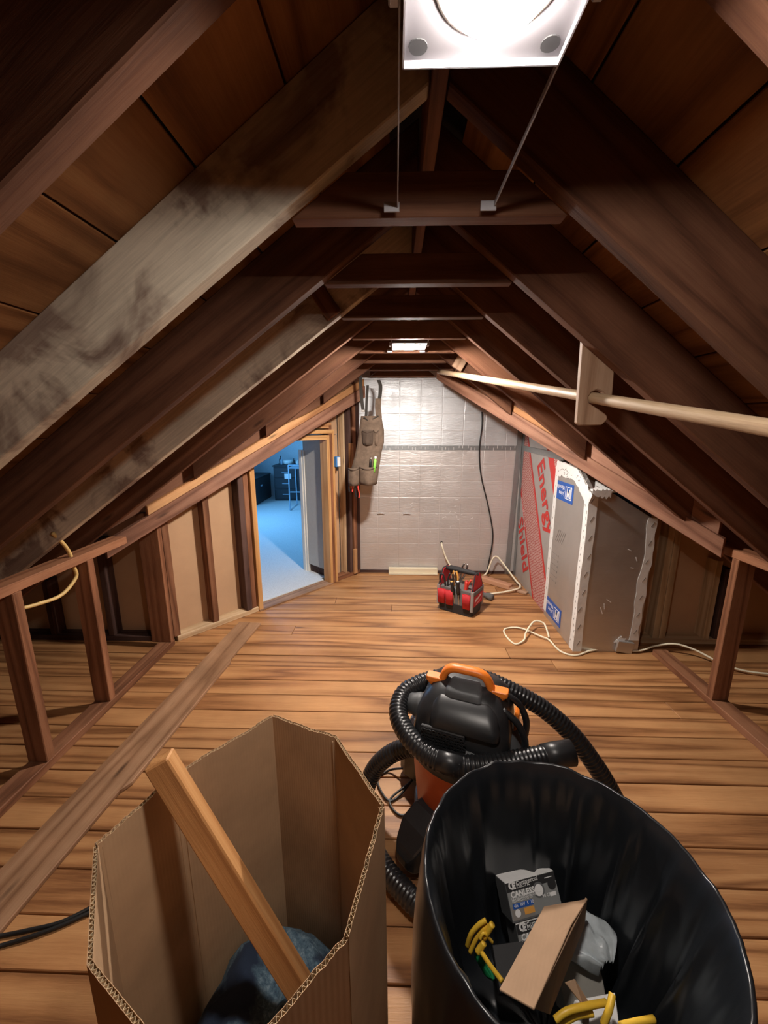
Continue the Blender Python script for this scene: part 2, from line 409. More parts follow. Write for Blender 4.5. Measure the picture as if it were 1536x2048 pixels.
# short scab boards nailed across rafters
beam('scab_board', (-.245, 1.72, 1.925), (-.33, 1.72, 2.045), .02, .065, M['rafter'], ce, up=(1, 0, .7))
beam('scab_board', (.42, 2.93, 1.88), (.50, 2.93, 2.02), .02, .075, M['bracket'], ce, up=(1, 0, -.5))

def strip_along(name, x0, x1, vy, zf, lo, hi, thick, nrm, mat, parent, off=0.0, jag=0):
    nrm = Vector((nrm[0], nrm[1], 0)).normalized(); d = nrm * off
    n = 14; bot = []; top = []
    for i in range(n + 1):
        x = x0 + (x1 - x0) * i / n
        j = noise.noise(Vector((x * 4, jag, 0))) * jag
        bot.append(Vector((x, vy(x), zf(x) + lo)) + d); top.append(Vector((x, vy(x), zf(x) + hi + j)) + d)
    a = bot[0]; b = bot[-1]
    return MB().prism(bot + top[::-1], nrm * thick).build(name, mat, parent, frame((a + b) / 2, b - a), bevel=.003)
NL = (-.75, .661); NR = (.747, .665)
strip_along('valley_board', -1.66, -.27, vyl, zl, -.155, -.055, .04, NL, M['valley'], ce)
strip_along('valley_strip', -1.50, -.27, vyl, zl, -.055, .0, .04, NL, M['valleylight'], ce, .012, .03)
strip_along('valley_rafter', -1.66, -.27, vyl, zl, -.02, .23, .04, NL, M['rafter'], ce, .055)
strip_along('valley_board', 1.68, .34, vyr, zr, -.07, .03, .04, NR, M['valley'], ce)
strip_along('valley_strip', 1.10, .42, vyr, zr, .03, .075, .04, NR, M['valleylight'], ce, .012)
strip_along('valley_rafter', 1.66, .34, vyr, zr, .02, .23, .04, NR, M['valley'], ce, .02)

# ------------------------------------------------------------------ back gable behind the camera (closes the attic)
poly = [Vector((-3.1, YB, 0)), Vector((3.0, YB, 0)), Vector((RX, YB, RZ + .2))]
tag(MB().prism(poly, (0, -.03, 0)).build('wall_behind', M['deck'], None, frame((0, YB, 1), (1, 0, 0))), kind='structure')

# ------------------------------------------------------------------ knee walls
def kneewall(name, x, face, ys, y0, y1, yp1):
    wl = empty(name); tag(wl, kind='structure')
    xc = x - face * .045
    beam('sole_plate', (xc, y0, .02), (xc, y1, .02), .09, .04, M['stud'], wl)
    beam('top_plate', (xc, y0, .858), (xc, yp1, .858), .09, .042, M['stud'], wl)
    for yy in ys: beam('stud', (xc, yy, .04), (xc, yy, .837), .09, .042, M['stud'], wl, up=(0, 1, 0))
    return wl
wl = kneewall('wall_left', -1.53, 1, [-.55, .25, .65, 1.065, 1.475, 1.875], -.8, 2.5, 2.16)
beam('end_stud', (-1.597, 2.475, .04), (-1.597, 2.475, .95), .135, .042, M['stud'], wl, up=(0, 1, 0))
wr = kneewall('wall_right', 1.725, -1, [-.45, .4, 1.15, 1.975], -.8, 2.46, 2.26)
# studs and tan boards of the end walls beyond the knee walls
for nm, x0, x1, studs, st in (('wall_left_end', -2.95, -1.58, ((-2.0, 'studdark'), (-2.42, 'studdark')), 'tan'),
                              ('wall_right_end', 1.66, 2.95, ((1.70, 'lightstud'), (1.83, 'lightstud'), (1.875, 'lightstud'), (2.175, 'lightstud'), (2.25, 'studdark')), 'tan')):
    e = empty(nm); tag(e, kind='structure')
    zf = zl if x0 < 0 else zr; yb = 2.53 if x0 < 0 else 2.60
    tp = lambda x: max(.02, zf(x) + .19)
    poly = [Vector((x0, yb + .09, 0)), Vector((x1, yb + .09, 0)), Vector((x1, yb + .09, tp(x1))), Vector((x0, yb + .09, tp(x0)))]
    MB().prism(poly, (0, .012, 0)).build('tan_board', M['tan'], e)
    for sx, mt in studs:
        beam('stud', (sx, yb + .045, .04), (sx, yb + .045, max(.1, zf(sx) + .1)), .09, .042, M[mt], e, up=(1, 0, 0))
    beam('sole_plate', (x0, yb + .045, .02), (x1, yb + .045, .02), .09, .04, M['studdark' if x0 < 0 else 'lightstud'], e)

# ------------------------------------------------------------------ diagonal wall with the doorway
A = Vector((-1.545, 2.521, 0)); D = Vector((.64851, .76120, 0)); NW = Vector((-.76120, .64851, 0))   # NW points into the next room
def W(s, z, o=0.0): return A + D * s + NW * o + Vector((0, 0, z))
wd_ = empty('wall_diagonal'); tag(wd_, kind='structure')
def zt(s, o=0): return zl((A + D * s + NW * o).x) - .03
def board(s0, s1, z0, z1=None, o=.09, th=.012, mat='tan', name='tan_board'):
    p = [W(s0, z0, o), W(s1, z0, o), W(s1, z1 if z1 else zt(s1, o), o), W(s0, z1 if z1 else zt(s0, o), o)]
    return MB().prism(p, NW * th).build(name, M[mat], wd_)
board(-.05, .70, .0); board(1.44, 1.64, 0.0, 1.41); board(1.44, 1.64, 1.415); board(1.66, 1.85, 0); board(.70, 1.44, 1.45)
def stud(s0, s1, mat, z0=.04, z1=None, o0=0.0, o1=.09, name='stud', par=None):
    z1a = z1 if z1 else zt(s0); z1b = z1 if z1 else zt(s1)
    p = [W(s0, z0, o0), W(s1, z0, o0), W(s1, z1b, o0), W(s0, z1a, o0)]
    return MB().prism(p, NW * (o1 - o0)).build(name, M[mat], par or wd_, frame(W(s0, .6), (0, 0, 1), NW), bevel=.003)
stud(.0, .045, 'stud'); stud(.285, .33, 'stud'); stud(.555, .60, 'studdark', o0=-.01); stud(.605, .645, 'stud')
stud(1.465, 1.50, 'stud', .0, 1.5); stud(1.665, 1.685, 'lightstud', .04, None, .03); stud(1.70, 1.735, 'studdark'); stud(1.755, 1.80, 'stud', .0); stud(1.805, 1.845, 'studdark', 0)
stud(1.70, 1.74, 'valleylight', .9, 1.33, -.03, 0, 'scab_board'); stud(1.735, 1.775, 'valleylight', 0.02, .28, -.025, 0, 'scab_board')
def rail(s0, s1, z0, z1, mat, o0=0, o1=.09, name='sole_plate', par=None):
    p = [W(s0, z0, o0), W(s1, z0, o0), W(s1, z1, o0), W(s0, z1, o0)]
    return MB().prism(p, NW * (o1 - o0)).build(name, M[mat], par or wd_, frame(W(s0, z0), D), bevel=.003)
rail(.02, .66, 0, .04, 'lightstud', -.005); rail(1.50, 1.84, 0, .04, 'stud')
rail(1.10, 1.50, 1.47, 1.52, 'valleylight', 0, .06, 'header'); rail(1.40, 1.47, 1.52, 1.62, 'stud', 0, .06, 'cripple_stud')
MB().tube([W(-.015, .02, .03), W(-.015, .9, .03)], .014, 10).build('conduit', M['black'], wd_, smooth=True)
# doorway trim: pine jambs, head, threshold and the lined passage to the next room
dr = empty('door_1'); tag(dr, kind='structure')
stud(.66, .70, 'pine', 0, 1.44, -.012, .09, 'jamb', dr); stud(1.43, 1.462, 'pine', 0, 1.412, -.012, .09, 'jamb', dr); stud(1.50, 1.522, 'pine', 0, 1.45, -.01, .07, 'casing', dr)
rail(.70, 1.43, 1.372, 1.412, 'pine', -.012, .09, 'head_jamb', dr); rail(1.0, 1.522, 1.425, 1.46, 'pine', -.01, .07, 'casing', dr)
rail(.66, 1.46, -.005, .012, 'plank', -.02, .12, 'threshold', dr)
p = [W(1.485, .10, .13), W(1.485, 2.0, .13), W(1.485, 2.0, .42), W(1.485, .10, .42)]
MB().prism(p, D * .02).build('passage_lining', M['drywall'], dr)
p = [W(1.505, .0, .13), W(1.505, .11, .13), W(1.505, .11, .42), W(1.505, 0, .42)]
MB().prism(p, D * .02).build('passage_kick_board', M['studdark'], dr)
p = [W(.68, .0, .14), W(.68, 2.0, .14), W(.68, 2.0, .42), W(.68, 0, .42)]
MB().prism(p, D * -.02).build('passage_lining', M['drywall'], dr)
p = [W(.66, 1.45, .13), W(1.53, 1.45, .13), W(1.53, 1.45, .42), W(.66, 1.45, .42)]
MB().prism(p, (0, 0, .02)).build('passage_lining', M['drywall'], dr)
cs = MB()
for o0, o1, ss in ((.40, .425, 1.475), (.425, .465, 1.465), (.465, .49, 1.48)):
    cs.prism([W(ss, 0, o0), W(ss, 0, o1), W(ss, 1.262, o1), W(ss, 1.262, o0)], D * (1.515 - ss))
cs.build('white_casing', M['white'], dr, bevel=.002)

# ------------------------------------------------------------------ next room
rm = empty('wall_next_room'); tag(rm, kind='structure')
RXL, RYB, RXR = -3.02, 8.35, .3
MB().box(((RXL + RXR) / 2, RYB + .03, 1.15), (RXR - RXL, .06, 2.4)).build('rear_wall', M['roomwall'], rm)
for (y0, y1, z0, z1) in ((2.7, 5.15, -.05, 2.35), (6.65, RYB, -.05, 2.35), (5.15, 6.65, -.05, .8), (5.15, 6.65, 1.9, 2.35)):
    MB().box((RXL - .03, (y0 + y1) / 2, (z0 + z1) / 2), (.06, y1 - y0, z1 - z0)).build('side_wall', M['roomwall'], rm)
MB().box((RXR + .03, 6.2, 1.15), (.06, 4.4, 2.4)).build('side_wall', M['roomwall'], rm)
MB().prism([Vector((RXL, 2.66, 2.33)), Vector((-1.55, 2.66, 2.33)), Vector((-.3, 4.03, 2.33)), Vector((RXR, 4.03, 2.33)), Vector((RXR, RYB, 2.33)), Vector((RXL, RYB, 2.33))], (0, 0, .04)).build('room_ceiling', M['roomwall'], rm)
MB().box(((RXL - 1.62) / 2, 2.68, 1.2), (1.40, .03, 2.4)).build('near_wall', M['roomwall'], rm)
MB().box((0.0, 4.02, 1.2), (.62, .03, 2.4)).build('near_wall', M['roomwall'], rm)
p = [W(-.03, 0, .125), W(.66, 0, .125), W(.66, 2.33, .125), W(-.03, 2.33, .125)]; MB().prism(p, NW * .02).build('near_wall', M['roomwall'], rm)
p = [W(1.52, 0, .125), W(1.98, 0, .125), W(1.98, 2.33, .125), W(1.52, 2.33, .125)]; MB().prism(p, NW * .02).build('near_wall', M['roomwall'], rm)
p = [W(.64, 1.45, .125), W(1.54, 1.45, .125), W(1.54, 2.33, .125), W(.64, 2.33, .125)]; MB().prism(p, NW * .02).build('near_wall', M['roomwall'], rm)
wn = empty('window_1'); tag(wn, kind='structure')
for c, d in (((RXL - .03, 5.15, 1.35), (.09, .05, 1.15)), ((RXL - .03, 6.65, 1.35), (.09, .05, 1.15)), ((RXL - .03, 5.9, .80), (.09, 1.55, .05)), ((RXL - .03, 5.9, 1.90), (.09, 1.55, .05)), ((RXL - .03, 5.9, 1.35), (.04, .03, 1.1))):
    MB().box(c, d).build('window_frame', M['white'], wn)
cf = [W(.70, .008, .10), W(1.43, .008, .10), W(1.43, .008, .14), W(1.50, .008, .14), W(1.50, .008, .5), V(.28, 4.35, .008), V(.28, RYB, .008), V(RXL, RYB, .008), V(RXL, 2.72, .008), W(.02, .008, .16), W(.70, .008, .16)]
tag(MB().prism(cf, (0, 0, .012)).build('carpet', M['carpet']), kind='structure')

# dresser and other furniture in the next room
def dresser():
    y0 = 7.83; x0, x1, h = -2.40, -1.45, .68
    t = tag(empty('dresser', ((x0 + x1) / 2, y0 + .22, .02)), 'dark low dresser against the far wall of the blue-lit room', 'dresser')
    MB().box((0, 0, h / 2), (x1 - x0, .44, h)).build('body', M['dark'], t, bevel=.006)
    MB().box((0, -.005, h + .01), (x1 - x0 + .04, .47, .025)).build('top', M['dark'], t, bevel=.004)
    for k in range(3):
        for sx in (-1, 1):
            d = MB().box((sx * .235, -.228, .13 + .215 * k), (.44, .02, .19)).build('drawer', M['dark'], t, bevel=.006)
            MB().box((sx * .235, -.245, .13 + .215 * k), (.14, .014, .014)).build('handle', M['bluemetal'], d)
    MB().box((-.19, -.2465, .49), (.13, .004, .10)).build('paper_note', M['whiteprint'], t)
dresser()
def bottle(x, yy, h, r, mat, lab, z=.725):
    MBm = MB().lathe([(r * .9, 0), (r, .01), (r, h * .6), (r * .4, h * .75), (r * .4, h * .95), (r * .35, h)], 12)
    o = MBm.build('bottle', M[mat], None, smooth=True); o.location = (x, yy, z); tag(o, lab, 'bottle', 'things on the dresser')
bottle(-2.31, 8.05, .17, .03, 'dark', 'dark bottle standing leftmost on the dresser')
bottle(-2.27, 7.98, .15, .028, 'bluemetal', 'pale bottle beside the white tray on the dresser')
bottle(-2.03, 8.0, .12, .025, 'dark', 'small dark bottle right of the bowl on the dresser')
bottle(-1.96, 8.02, .09, .03, 'white', 'squat white bottle between dark bottles on the dresser')
bottle(-1.88, 8.05, .15, .026, 'dark', 'tall dark bottle at the casing end of the dresser')
o = MB().lathe([(.04, 0), (.09, .02), (.095, .085), (.085, .085), (.08, .025), (.0, .02)], 20, caps=False).build('bowl', M['white'], None, smooth=True); o.location = (-2.14, 8.0, .725)
tag(o, 'white round bowl among bottles on the dresser', 'bowl')
# stool with thin metal frame
t = tag(empty('stool', (-1.66, 7.15, .02)), 'tall stool with thin metal sled frame in front of the dresser', 'stool')
for sx in (-1, 1):
    pth = [(sx * .19, -.25, .80), (sx * .19, -.28, .012), (sx * .19, .25, .012), (sx * .19, .22, .72)]
    MB().tube(resample(smoothpath(pth, 2), .001)[:1] + [Vector(q) for q in pth], .011, 8).build('leg_frame', M['bluemetal'], t)
MB().box((0, 0, .745), (.40, .44, .025)).build('seat', M['bluemetal'], t, bevel=.008)
MB().tube([(-.19, -.262, .33), (.19, -.262, .33)], .010, 8).build('footrest', M['bluemetal'], t)
MB().tube([(-.19, -.25, .80), (.19, -.25, .80)], .010, 8).build('top_bar', M['bluemetal'], t)
t = tag(empty('storage_chest', (-2.80, 7.75, .02)), 'dark low chest left of the dresser in the blue-lit room', 'chest')
MB().box((0, 0, .24), (.40, 1.0, .48)).build('body', M['dark'], t, bevel=.01)
MB().box((0, 0, .495), (.42, 1.02, .03)).build('lid', M['dark'], t, bevel=.006)
MB().box((.205, -.1, .33), (.012, .10, .03)).build('handle', M['bluemetal'], t)

# ------------------------------------------------------------------ foil back wall
wb = empty('wall_back'); tag(wb, kind='structure')
MB().box((.43, YF + .03, .64), (1.60, .05, 1.28)).build('foil_panel', M['foil'], wb, frame((-.37, YF, 0), (1, 0, 0)), bevel=.002)
MB().box((.43, YF + .03, 1.75), (1.60, .05, .90)).build('foil_panel', M['foilup'], wb, frame((-.37, YF, 1.28), (1, 0, 0)), bevel=.002)
MB().box((.43, YF + .0035, 1.283), (1.58, .003, .045)).build('foil_tape', M['greytape'], wb)
m = MB(); 
for i in range(38):
    x = -.33 + i * .041 + random.uniform(-.012, .012); m.box((x, YF + .0012, 1.283 + random.uniform(-.012, .012)), (.0035, .001, .026))
tag(m.build('tape_print', M['whiteprint'], wb), kind='stuff')
m = MB()
for i in range(46):
    x, z = random.gauss(.45, .22), random.gauss(.75, .3)
    if not (-.2 < x < 1.1 and .1 < z < 1.2): continue
    a = random.uniform(0, 3.14); L_ = random.uniform(.004, .035)
    m.box((x, YF + .0045, z), (L_, .0015, .0035), Matrix.Rotation(a, 3, 'Y'))
tag(m.build('scratches', M['whiteprint'], wb), kind='stuff')
for x in (-.14, .12):
    m = MB().tube([(x - .035, YF, .62), (x - .012, YF - .012, .635), (x + .012, YF - .012, .635), (x + .035, YF, .62)], .006, 6); m.build('dent_tab', M['foil'], wb, smooth=True)
MB().box((.43, YF + .002, .015), (1.58, .012, .03)).build('floor_gap_strip', M['studdark'], wb)
# right chase wall with printed insulation sheets
XC = 1.225
wc = empty('wall_chase'); tag(wc, kind='structure')
def cw(yy, z, o=0): return Vector((XC - o, yy, z))
TLT = math.radians(32)
ax = Vector((0, -math.sin(TLT), -math.cos(TLT)))       # print direction, downwards
ay = Vector((0, -math.cos(TLT), math.sin(TLT)))         # across the print towards the camera
P0 = Vector((XC, 3.70, 1.256))
def clip_poly(poly, y0, y1, z0, z1):
    def clip(ps, ins, cut):
        out = []
        for i, p in enumerate(ps):
            q = ps[(i + 1) % len(ps)]
            if ins(p): out.append(p)
            if ins(p) != ins(q): out.append(cut(p, q))
        return out
    for k, v, sg in ((1, y0, 1), (1, y1, -1), (2, z0, 1), (2, z1, -1)):
        poly = clip(poly, lambda p: sg * (p[k] - v) >= 0, lambda p, q: p + (q - p) * ((v - p[k]) / (q[k] - p[k])))
        if len(poly) < 3: return []
    return poly
Y0c, Y1c = 3.03, 3.925
pl_ = [cw(Y0c, 0), cw(Y1c, 0), cw(Y1c, 1.275), cw(Y0c, 1.275)]
MB().prism(pl_, (.03, 0, 0)).build('printed_panel', M['foilprint'], wc, frame(P0, ax, (-1, 0, 0)))
pl_ = [cw(2.95, 1.28), cw(Y1c, 1.28), cw(Y1c, 1.75), cw(2.95, 1.75)]
MB().prism(pl_, (.03, 0, 0)).build('printed_panel', M['foilprint'], wc, frame(P0, ax, (-1, 0, 0)))
def band(u0, u1, mat, name, o=.001):
    for (za, zb) in ((0.0, 1.27), (1.285, 1.7)):
        q = [P0 + ay * u + ax * t for u, t in ((u0, -1), (u1, -1), (u1, 2.2), (u0, 2.2))]
        q = clip_poly(q, Y0c, Y1c, za, zb)
        if q: MB().prism([p - Vector((o, 0, 0)) for p in q], (-.0006, 0, 0)).build(name, M[mat], wc, frame(P0, ax, (-1, 0, 0)))
band(-.018, .014, 'redprint', 'print_line'); band(-.33, -.018, 'honey', 'print_honeycomb'); band(-.362, -.33, 'redprint', 'print_line')
band(.375, .475, 'redprint', 'print_line'); band(.475, .70, 'honey', 'print_honeycomb')
def tM(o, x, yv): # text frame: local x along x, local y along yv
    z = Vector(x).cross(Vector(yv)); M_ = Matrix((Vector(x), Vector(yv), z)).transposed().to_4x4(); M_.translation = Vector(o); return M_
tx = ax; ty = ay
ofs = Vector((-.0022, 0, 0))
lettering('Energy', .225, tM(P0 + ay * .135 + ax * .19 + ofs, tx, ty), M['redprint'], wc, bold=.005, fit=.64)
lettering('Shield', .225, tM(P0 - ay * .535 + ax * .47 + ofs, tx, ty), M['redprint'], wc, bold=.005, fit=.52)
lettering('PRO PRO PRO PRO PRO', .028, tM(P0 - ay * .358 + ax * .3 + ofs, tx, ty), M['whiteprint'], wc)
beam('foil_tape', (XC - .004, 3.90, 0), (XC - .004, 3.90, 1.7), .06, .003, M['greytape'], wc, up=(1, 0, 0))
beam('foil_tape', (1.16, YF - .004, 0), (1.20, YF - .004, 1.7), .003, .05, M['greytape'], wc, up=(1, 0, 0))
beam('foil_tape', (XC - .003, 2.95, 1.27), (XC - .003, 3.92, 1.285), .05, .003, M['greytape'], wc, up=(1, 0, 0))

# ------------------------------------------------------------------ foil insulation box in front of the chase
ib = tag(empty('insulation_box', (1.43, 2.77, 0)), 'tall foil insulation box taped with white tape beside the right knee wall', 'insulation box')
ib.location = (0, 0, 0)
BY0, BY1, BX1 = 2.485, 3.035, 1.645
sp_ = [cw(BY0, 0, .0), cw(BY1, 0, .0), cw(BY1, 1.225), cw(2.70, 1.235), cw(BY0 + .05, 1.13), cw(BY0, 1.08)]
MB().prism([p - Vector((.012, 0, 0)) for p in sp_], (.03, 0, 0)).build('side_panel', M['foilpanel'], ib, frame((XC, 2.7, 0), (0, 0, 1), (-1, 0, 0)), bevel=.002)
fp_ = [V(XC - .012, BY0, .0), V(BX1, BY0, .0), V(BX1, BY0, .91), V(1.33, BY0, 1.10), V(XC - .012, BY0, 1.10)]
MB().prism(fp_, (0, .03, 0)).build('front_panel', M['foilpanel'], ib, frame((1.4, BY0, 0), (1, 0, 0)), bevel=.002)
MB().prism([V(XC, BY0, 1.09), V(XC, BY1, 1.23), V(1.45, BY1, 1.23), V(1.40, BY0, 1.09)], (0, 0, .012)).build('top_panel', M['tape'], ib)
def tape(p0, p1, wid, nrm, name='tape_strip', jag=.004, mat='tape', n=26):
    p0, p1, nrm = Vector(p0), Vector(p1), Vector(nrm).normalized(); d = (p1 - p0).normalized(); sd = d.cross(nrm)
    a, b = [], []
    for i in range(n + 1):
        t = i / n; c = p0 + (p1 - p0) * t
        a.append(c + sd * (wid / 2 + noise.noise(Vector((t * 9, p0.x * 7, p0.y * 3))) * jag)); b.append(c - sd * (wid / 2 + noise.noise(Vector((t * 9, 5, p0.z + p0.y))) * jag))
    rings = [[x + nrm * .0015, y_ + nrm * .0015, y_, x] for x, y_ in zip(a, b)]
    return MB().loft(rings).build(name, M[mat], ib)
xs_ = XC - .0125
tape((xs_, BY0 + .03, .0), (xs_, BY0 + .03, 1.09), .06, (-1, 0, 0)); tape((XC + .012, BY0 - .0005, .0), (XC + .012, BY0 - .0005, 1.09), .055, (0, -1, 0))
tape((xs_, BY1 - .015, .04), (xs_, BY1 - .015, 1.2), .055, (-1, 0, 0)); tape((xs_ - .001, BY1, 1.185), (xs_ - .001, 2.71, 1.19), .10, (-1, 0, 0), jag=.015); tape((xs_ - .0015, 2.74, 1.20), (xs_ - .0015, BY0 - .01, 1.04), .085, (-1, 0, 0), jag=.015)
tape((XC, BY0 - .002, 1.085), (1.34, BY0 - .002, 1.085), .05, (0, -1, 0), jag=.02)
tape((1.605, BY0 - .001, .09), (1.62, BY0 - .001, .93), .055, (0, -1, 0), jag=.016)
tape((1.575, BY0 - .002, .03), (1.50, BY0 - .002, .10), .05, (0, -1, 0), jag=.02)
m = MB()
for i in range(26):
    z = .06 + i * .041
    m.box((xs_ - .002, BY0 + .03 + random.uniform(-.02, .02), z), (.0008, .004, random.uniform(.012, .026)), Matrix.Rotation(random.uniform(-.5, .5), 3, 'X'))
    if i % 3 == 0: m.box((XC + .012 + random.uniform(-.012, .012), BY0 - .0026, z), (.005, .0008, .04), Matrix.Rotation(.45, 3, 'Y'))
    if i % 3 == 1 and z < .9: m.box((1.607 + z * .016, BY0 - .0032, z + .05), (.005, .0008, .035), Matrix.Rotation(.5, 3, 'Y'))
    if i % 2: m.box((xs_ - .002, BY1 - .015, z + .05), (.0008, .004, .016))
    m.box((xs_ - .0034, BY0 + random.uniform(.05, .52), 1.17 + random.uniform(-.03, .03)), (.0008, .018, .004), Matrix.Rotation(random.uniform(-1, 1), 3, 'X'))
tag(m.build('tape_print', M['greyprint'], ib), kind='stuff')
def jm(ya, yb, za, zb):   # blue maker's label, printed upside down on the sheet
    l = MB().prism([V(xs_ - .0005, ya, za), V(xs_ - .0005, yb, za), V(xs_ - .0005, yb, zb), V(xs_ - .0005, ya, zb)], (-.0008, 0, 0)).build('blue_label', M['blueprint'], ib)
    X_, Y_ = Vector((0, 1, 0)), Vector((0, 0, -1))
    h = zb - za
    lettering('JM', .085, tM((xs_ - .0016, ya + .035, za + h * .70), X_, Y_), M['whiteprint'], l, bold=.003, sx=.8)
    m2 = MB(); cz = za + h * .5
    for (c, d) in (((0, ya + .028, cz), (.0006, .005, .085)), ((0, ya + .125, cz), (.0006, .005, .085)), ((0, ya + .0765, cz + .042), (.0006, .10, .005)), ((0, ya + .0765, cz - .042), (.0006, .10, .005))): m2.box((xs_ - .0016, c[1], c[2]), d)
    m2.build('logo_frame', M['whiteprint'], l)
    lettering('Johns', .042, tM((xs_ - .0016, ya + .145, cz - .004), X_, Y_), M['whiteprint'], l)
    lettering('Manville', .042, tM((xs_ - .0016, ya + .145, cz + .04), X_, Y_), M['whiteprint'], l)
jm(2.715, 3.005, .965, 1.10); jm(2.715, 3.005, .045, .18)
m = MB()
for i in range(6): m.box((xs_ - .001, 2.925, .34 + i * .042), (.0006, .09, .003)); m.box((xs_ - .001, 2.86, .34 + i * .042), (.0006, .012, .016))
for i in range(5): m.box((xs_ - .001, 2.80 + i * .028, .70), (.0006, .004, .11), Matrix.Rotation(.5, 3, 'X'))
tag(m.build('panel_print', M['greyprint'], ib), kind='stuff')
MB().box((1.545, BY0 - .012, .045), (.11, .02, .08), Matrix.Rotation(.15, 3, 'Y')).build('bent_flap', M['foilpanel'], ib, bevel=.003)
m = MB()
for x, z, a, L_ in ((1.41, .37, .6, .035), (1.37, .30, 1.2, .05), (1.385, .33, 1.4, .04), (1.53, .60, .2, .02), (1.55, .66, 1.2, .03), (1.50, .72, .5, .025)):
    m.box((x, BY0 - .0008, z), (L_, .0008, .005), Matrix.Rotation(a, 3, 'Y'))
tag(m.build('scuffs', M['whiteprint'], ib), kind='stuff')

# ------------------------------------------------------------------ recessed lamps on hanger bars
def lamp(c, power, label, y_near, y_far, plate):
    t = tag(empty('recessed_light', c), label, 'light')
    hx, hy = plate
    MB().box((0, 0, .012), (hx * 2, hy * 2, .004)).build('mounting_plate', M['plate'], t, bevel=.0015)
    for c, d in (((0, hy - .001, .007), (hx * 2, .002, .010)), ((0, -hy + .001, .007), (hx * 2, .002, .010)), ((hx - .001, 0, .007), (.002, hy * 2, .010)), ((-hx + .001, 0, .007), (.002, hy * 2, .010))):  # rim added around the plate to cut off the lamp's upward light
        MB().box(c, d).build('light_cutoff_rim', M['galv'], t)
    for sx in (-1, 1):
        for sy in (-1, 1):
            MB().lathe([(.011, .0085), (.011, .0098), (.003, .0099)], 14, (sx * (hx - .018), sy * (hy - .02), 0)).build('bolt_hole', M['blackmatt'], t)
        MB().box((sx * (hx + .004), (y_near + y_far) / 2, .017), (.0025, y_far - y_near, .010)).build('hanger_bar', M['galv'], t, bevel=.001)
        MB().box((sx * (hx + .010), 0, .014), (.012, .05, .02)).build('bar_clip', M['galv'], t, bevel=.002)
        MB().box((sx * (hx + .004) - .012, y_far - .006, .014), (.032, .003, .018)).build('end_bracket', M['galv'], t, bevel=.001)
    MB().lathe([(.051, .010), (.064, .0095), (.064, .0075), (.058, .006), (.0525, .006)], 40).build('trim_ring', M['white'], t, smooth=True)
    lm = M['lens'].copy(); lm.name = 'lamp_lens_lit'; b = lm.node_tree.nodes['Principled BSDF']
    b.inputs['Emission Color'].default_value = (*LAMP_COL, 1); b.inputs['Emission Strength'].default_value = power
    MB().lathe([(.0515, .0095), (.0512, -.003), (.049, -.0055), (.030, -.0065), (.012, -.007), (.001, -.007)], 40, caps=True).build('lens', lm, t)
lamp((.100, .495, 1.920), LAMP_NEAR, 'glaring round ceiling lamp on a square plate directly overhead', -.35, .44, (.094, .095))
lamp((.074, 2.364, 1.922), LAMP_FAR, 'small far ceiling lamp between the collar ties near the foil wall', -.19, .20, (.094, .095))

# ------------------------------------------------------------------ closet rod and its hook bracket
r0, r1 = Vector((.345, 3.36, 1.915)), Vector((.646, 1.385, 1.588)); d_ = (r1 - r0).normalized()
r2 = r1 + d_ * 1.0
MB().tube([r0 + (r2 - r0) * (i / 24) for i in range(25)], .0175, 16).build('closet_rod', M['rod'], None, frame((r0 + r2) / 2, d_), smooth=True)
tag(bpy.data.objects['closet_rod'], 'long pale wooden closet rod sloping up towards the foil wall', 'rod')
bp = [(.592, 1.80), (.700, 1.72), (.705, 1.60), (.700, 1.578), (.672, 1.606), (.655, 1.613), (.636, 1.604), (.628, 1.588), (.632, 1.570), (.650, 1.560), (.690, 1.535), (.697, 1.527), (.697, 1.516), (.682, 1.500), (.612, 1.498), (.600, 1.506)]
tag(MB().prism([V(x, 1.370, z) for x, z in bp], (0, .024, 0)).build('rod_bracket', M['bracket'], None, frame((.65, 1.37, 1.65), (0, 0, 1), (0, -1, 0)), bevel=.003), 'notched wooden hook bracket holding the closet rod under a right rafter', 'bracket')

# ------------------------------------------------------------------ hanging tool apron
ap = tag(empty('tool_apron', (-.23, 3.47, 1.0)), 'brown canvas tool apron hanging by black straps before the foil wall', 'apron'); ap.location = (0, 0, 0)
AY = 3.47
def sheet(outline, thick, mat, name, par, bulge=.02, yo=0.0):
    # outline: list of (xl, xr, z) rows from bottom to top
    rows = []; n = 10
    for (a, b, z) in outline:
        rows.append([Vector((a + (b - a) * i / n, AY + yo - bulge * math.sin(math.pi * i / n) + .008 * noise.noise(Vector((i * .6, z * 9, yo * 50))), z)) for i in range(n + 1)])
    rings = [r + [p + Vector((0, thick, 0)) for p in r[::-1]] for r in rows]
    return MB().loft(rings).build(name, M[mat], par, smooth=True)
def apx(px, py): p = PY(px, py, AY); return p.x, p.z
rows = []
for py, xl, xr in ((968, 700, 754), (945, 700, 757), (925, 706, 760), (905, 711, 763), (885, 715, 768), (860, 718, 768), (845, 720, 765), (832, 722, 763)):
    a, z = apx(xl, py); b, _ = apx(xr, py); rows.append((a, b, z))
sheet(rows, .012, 'cloth', 'body', ap, .03)
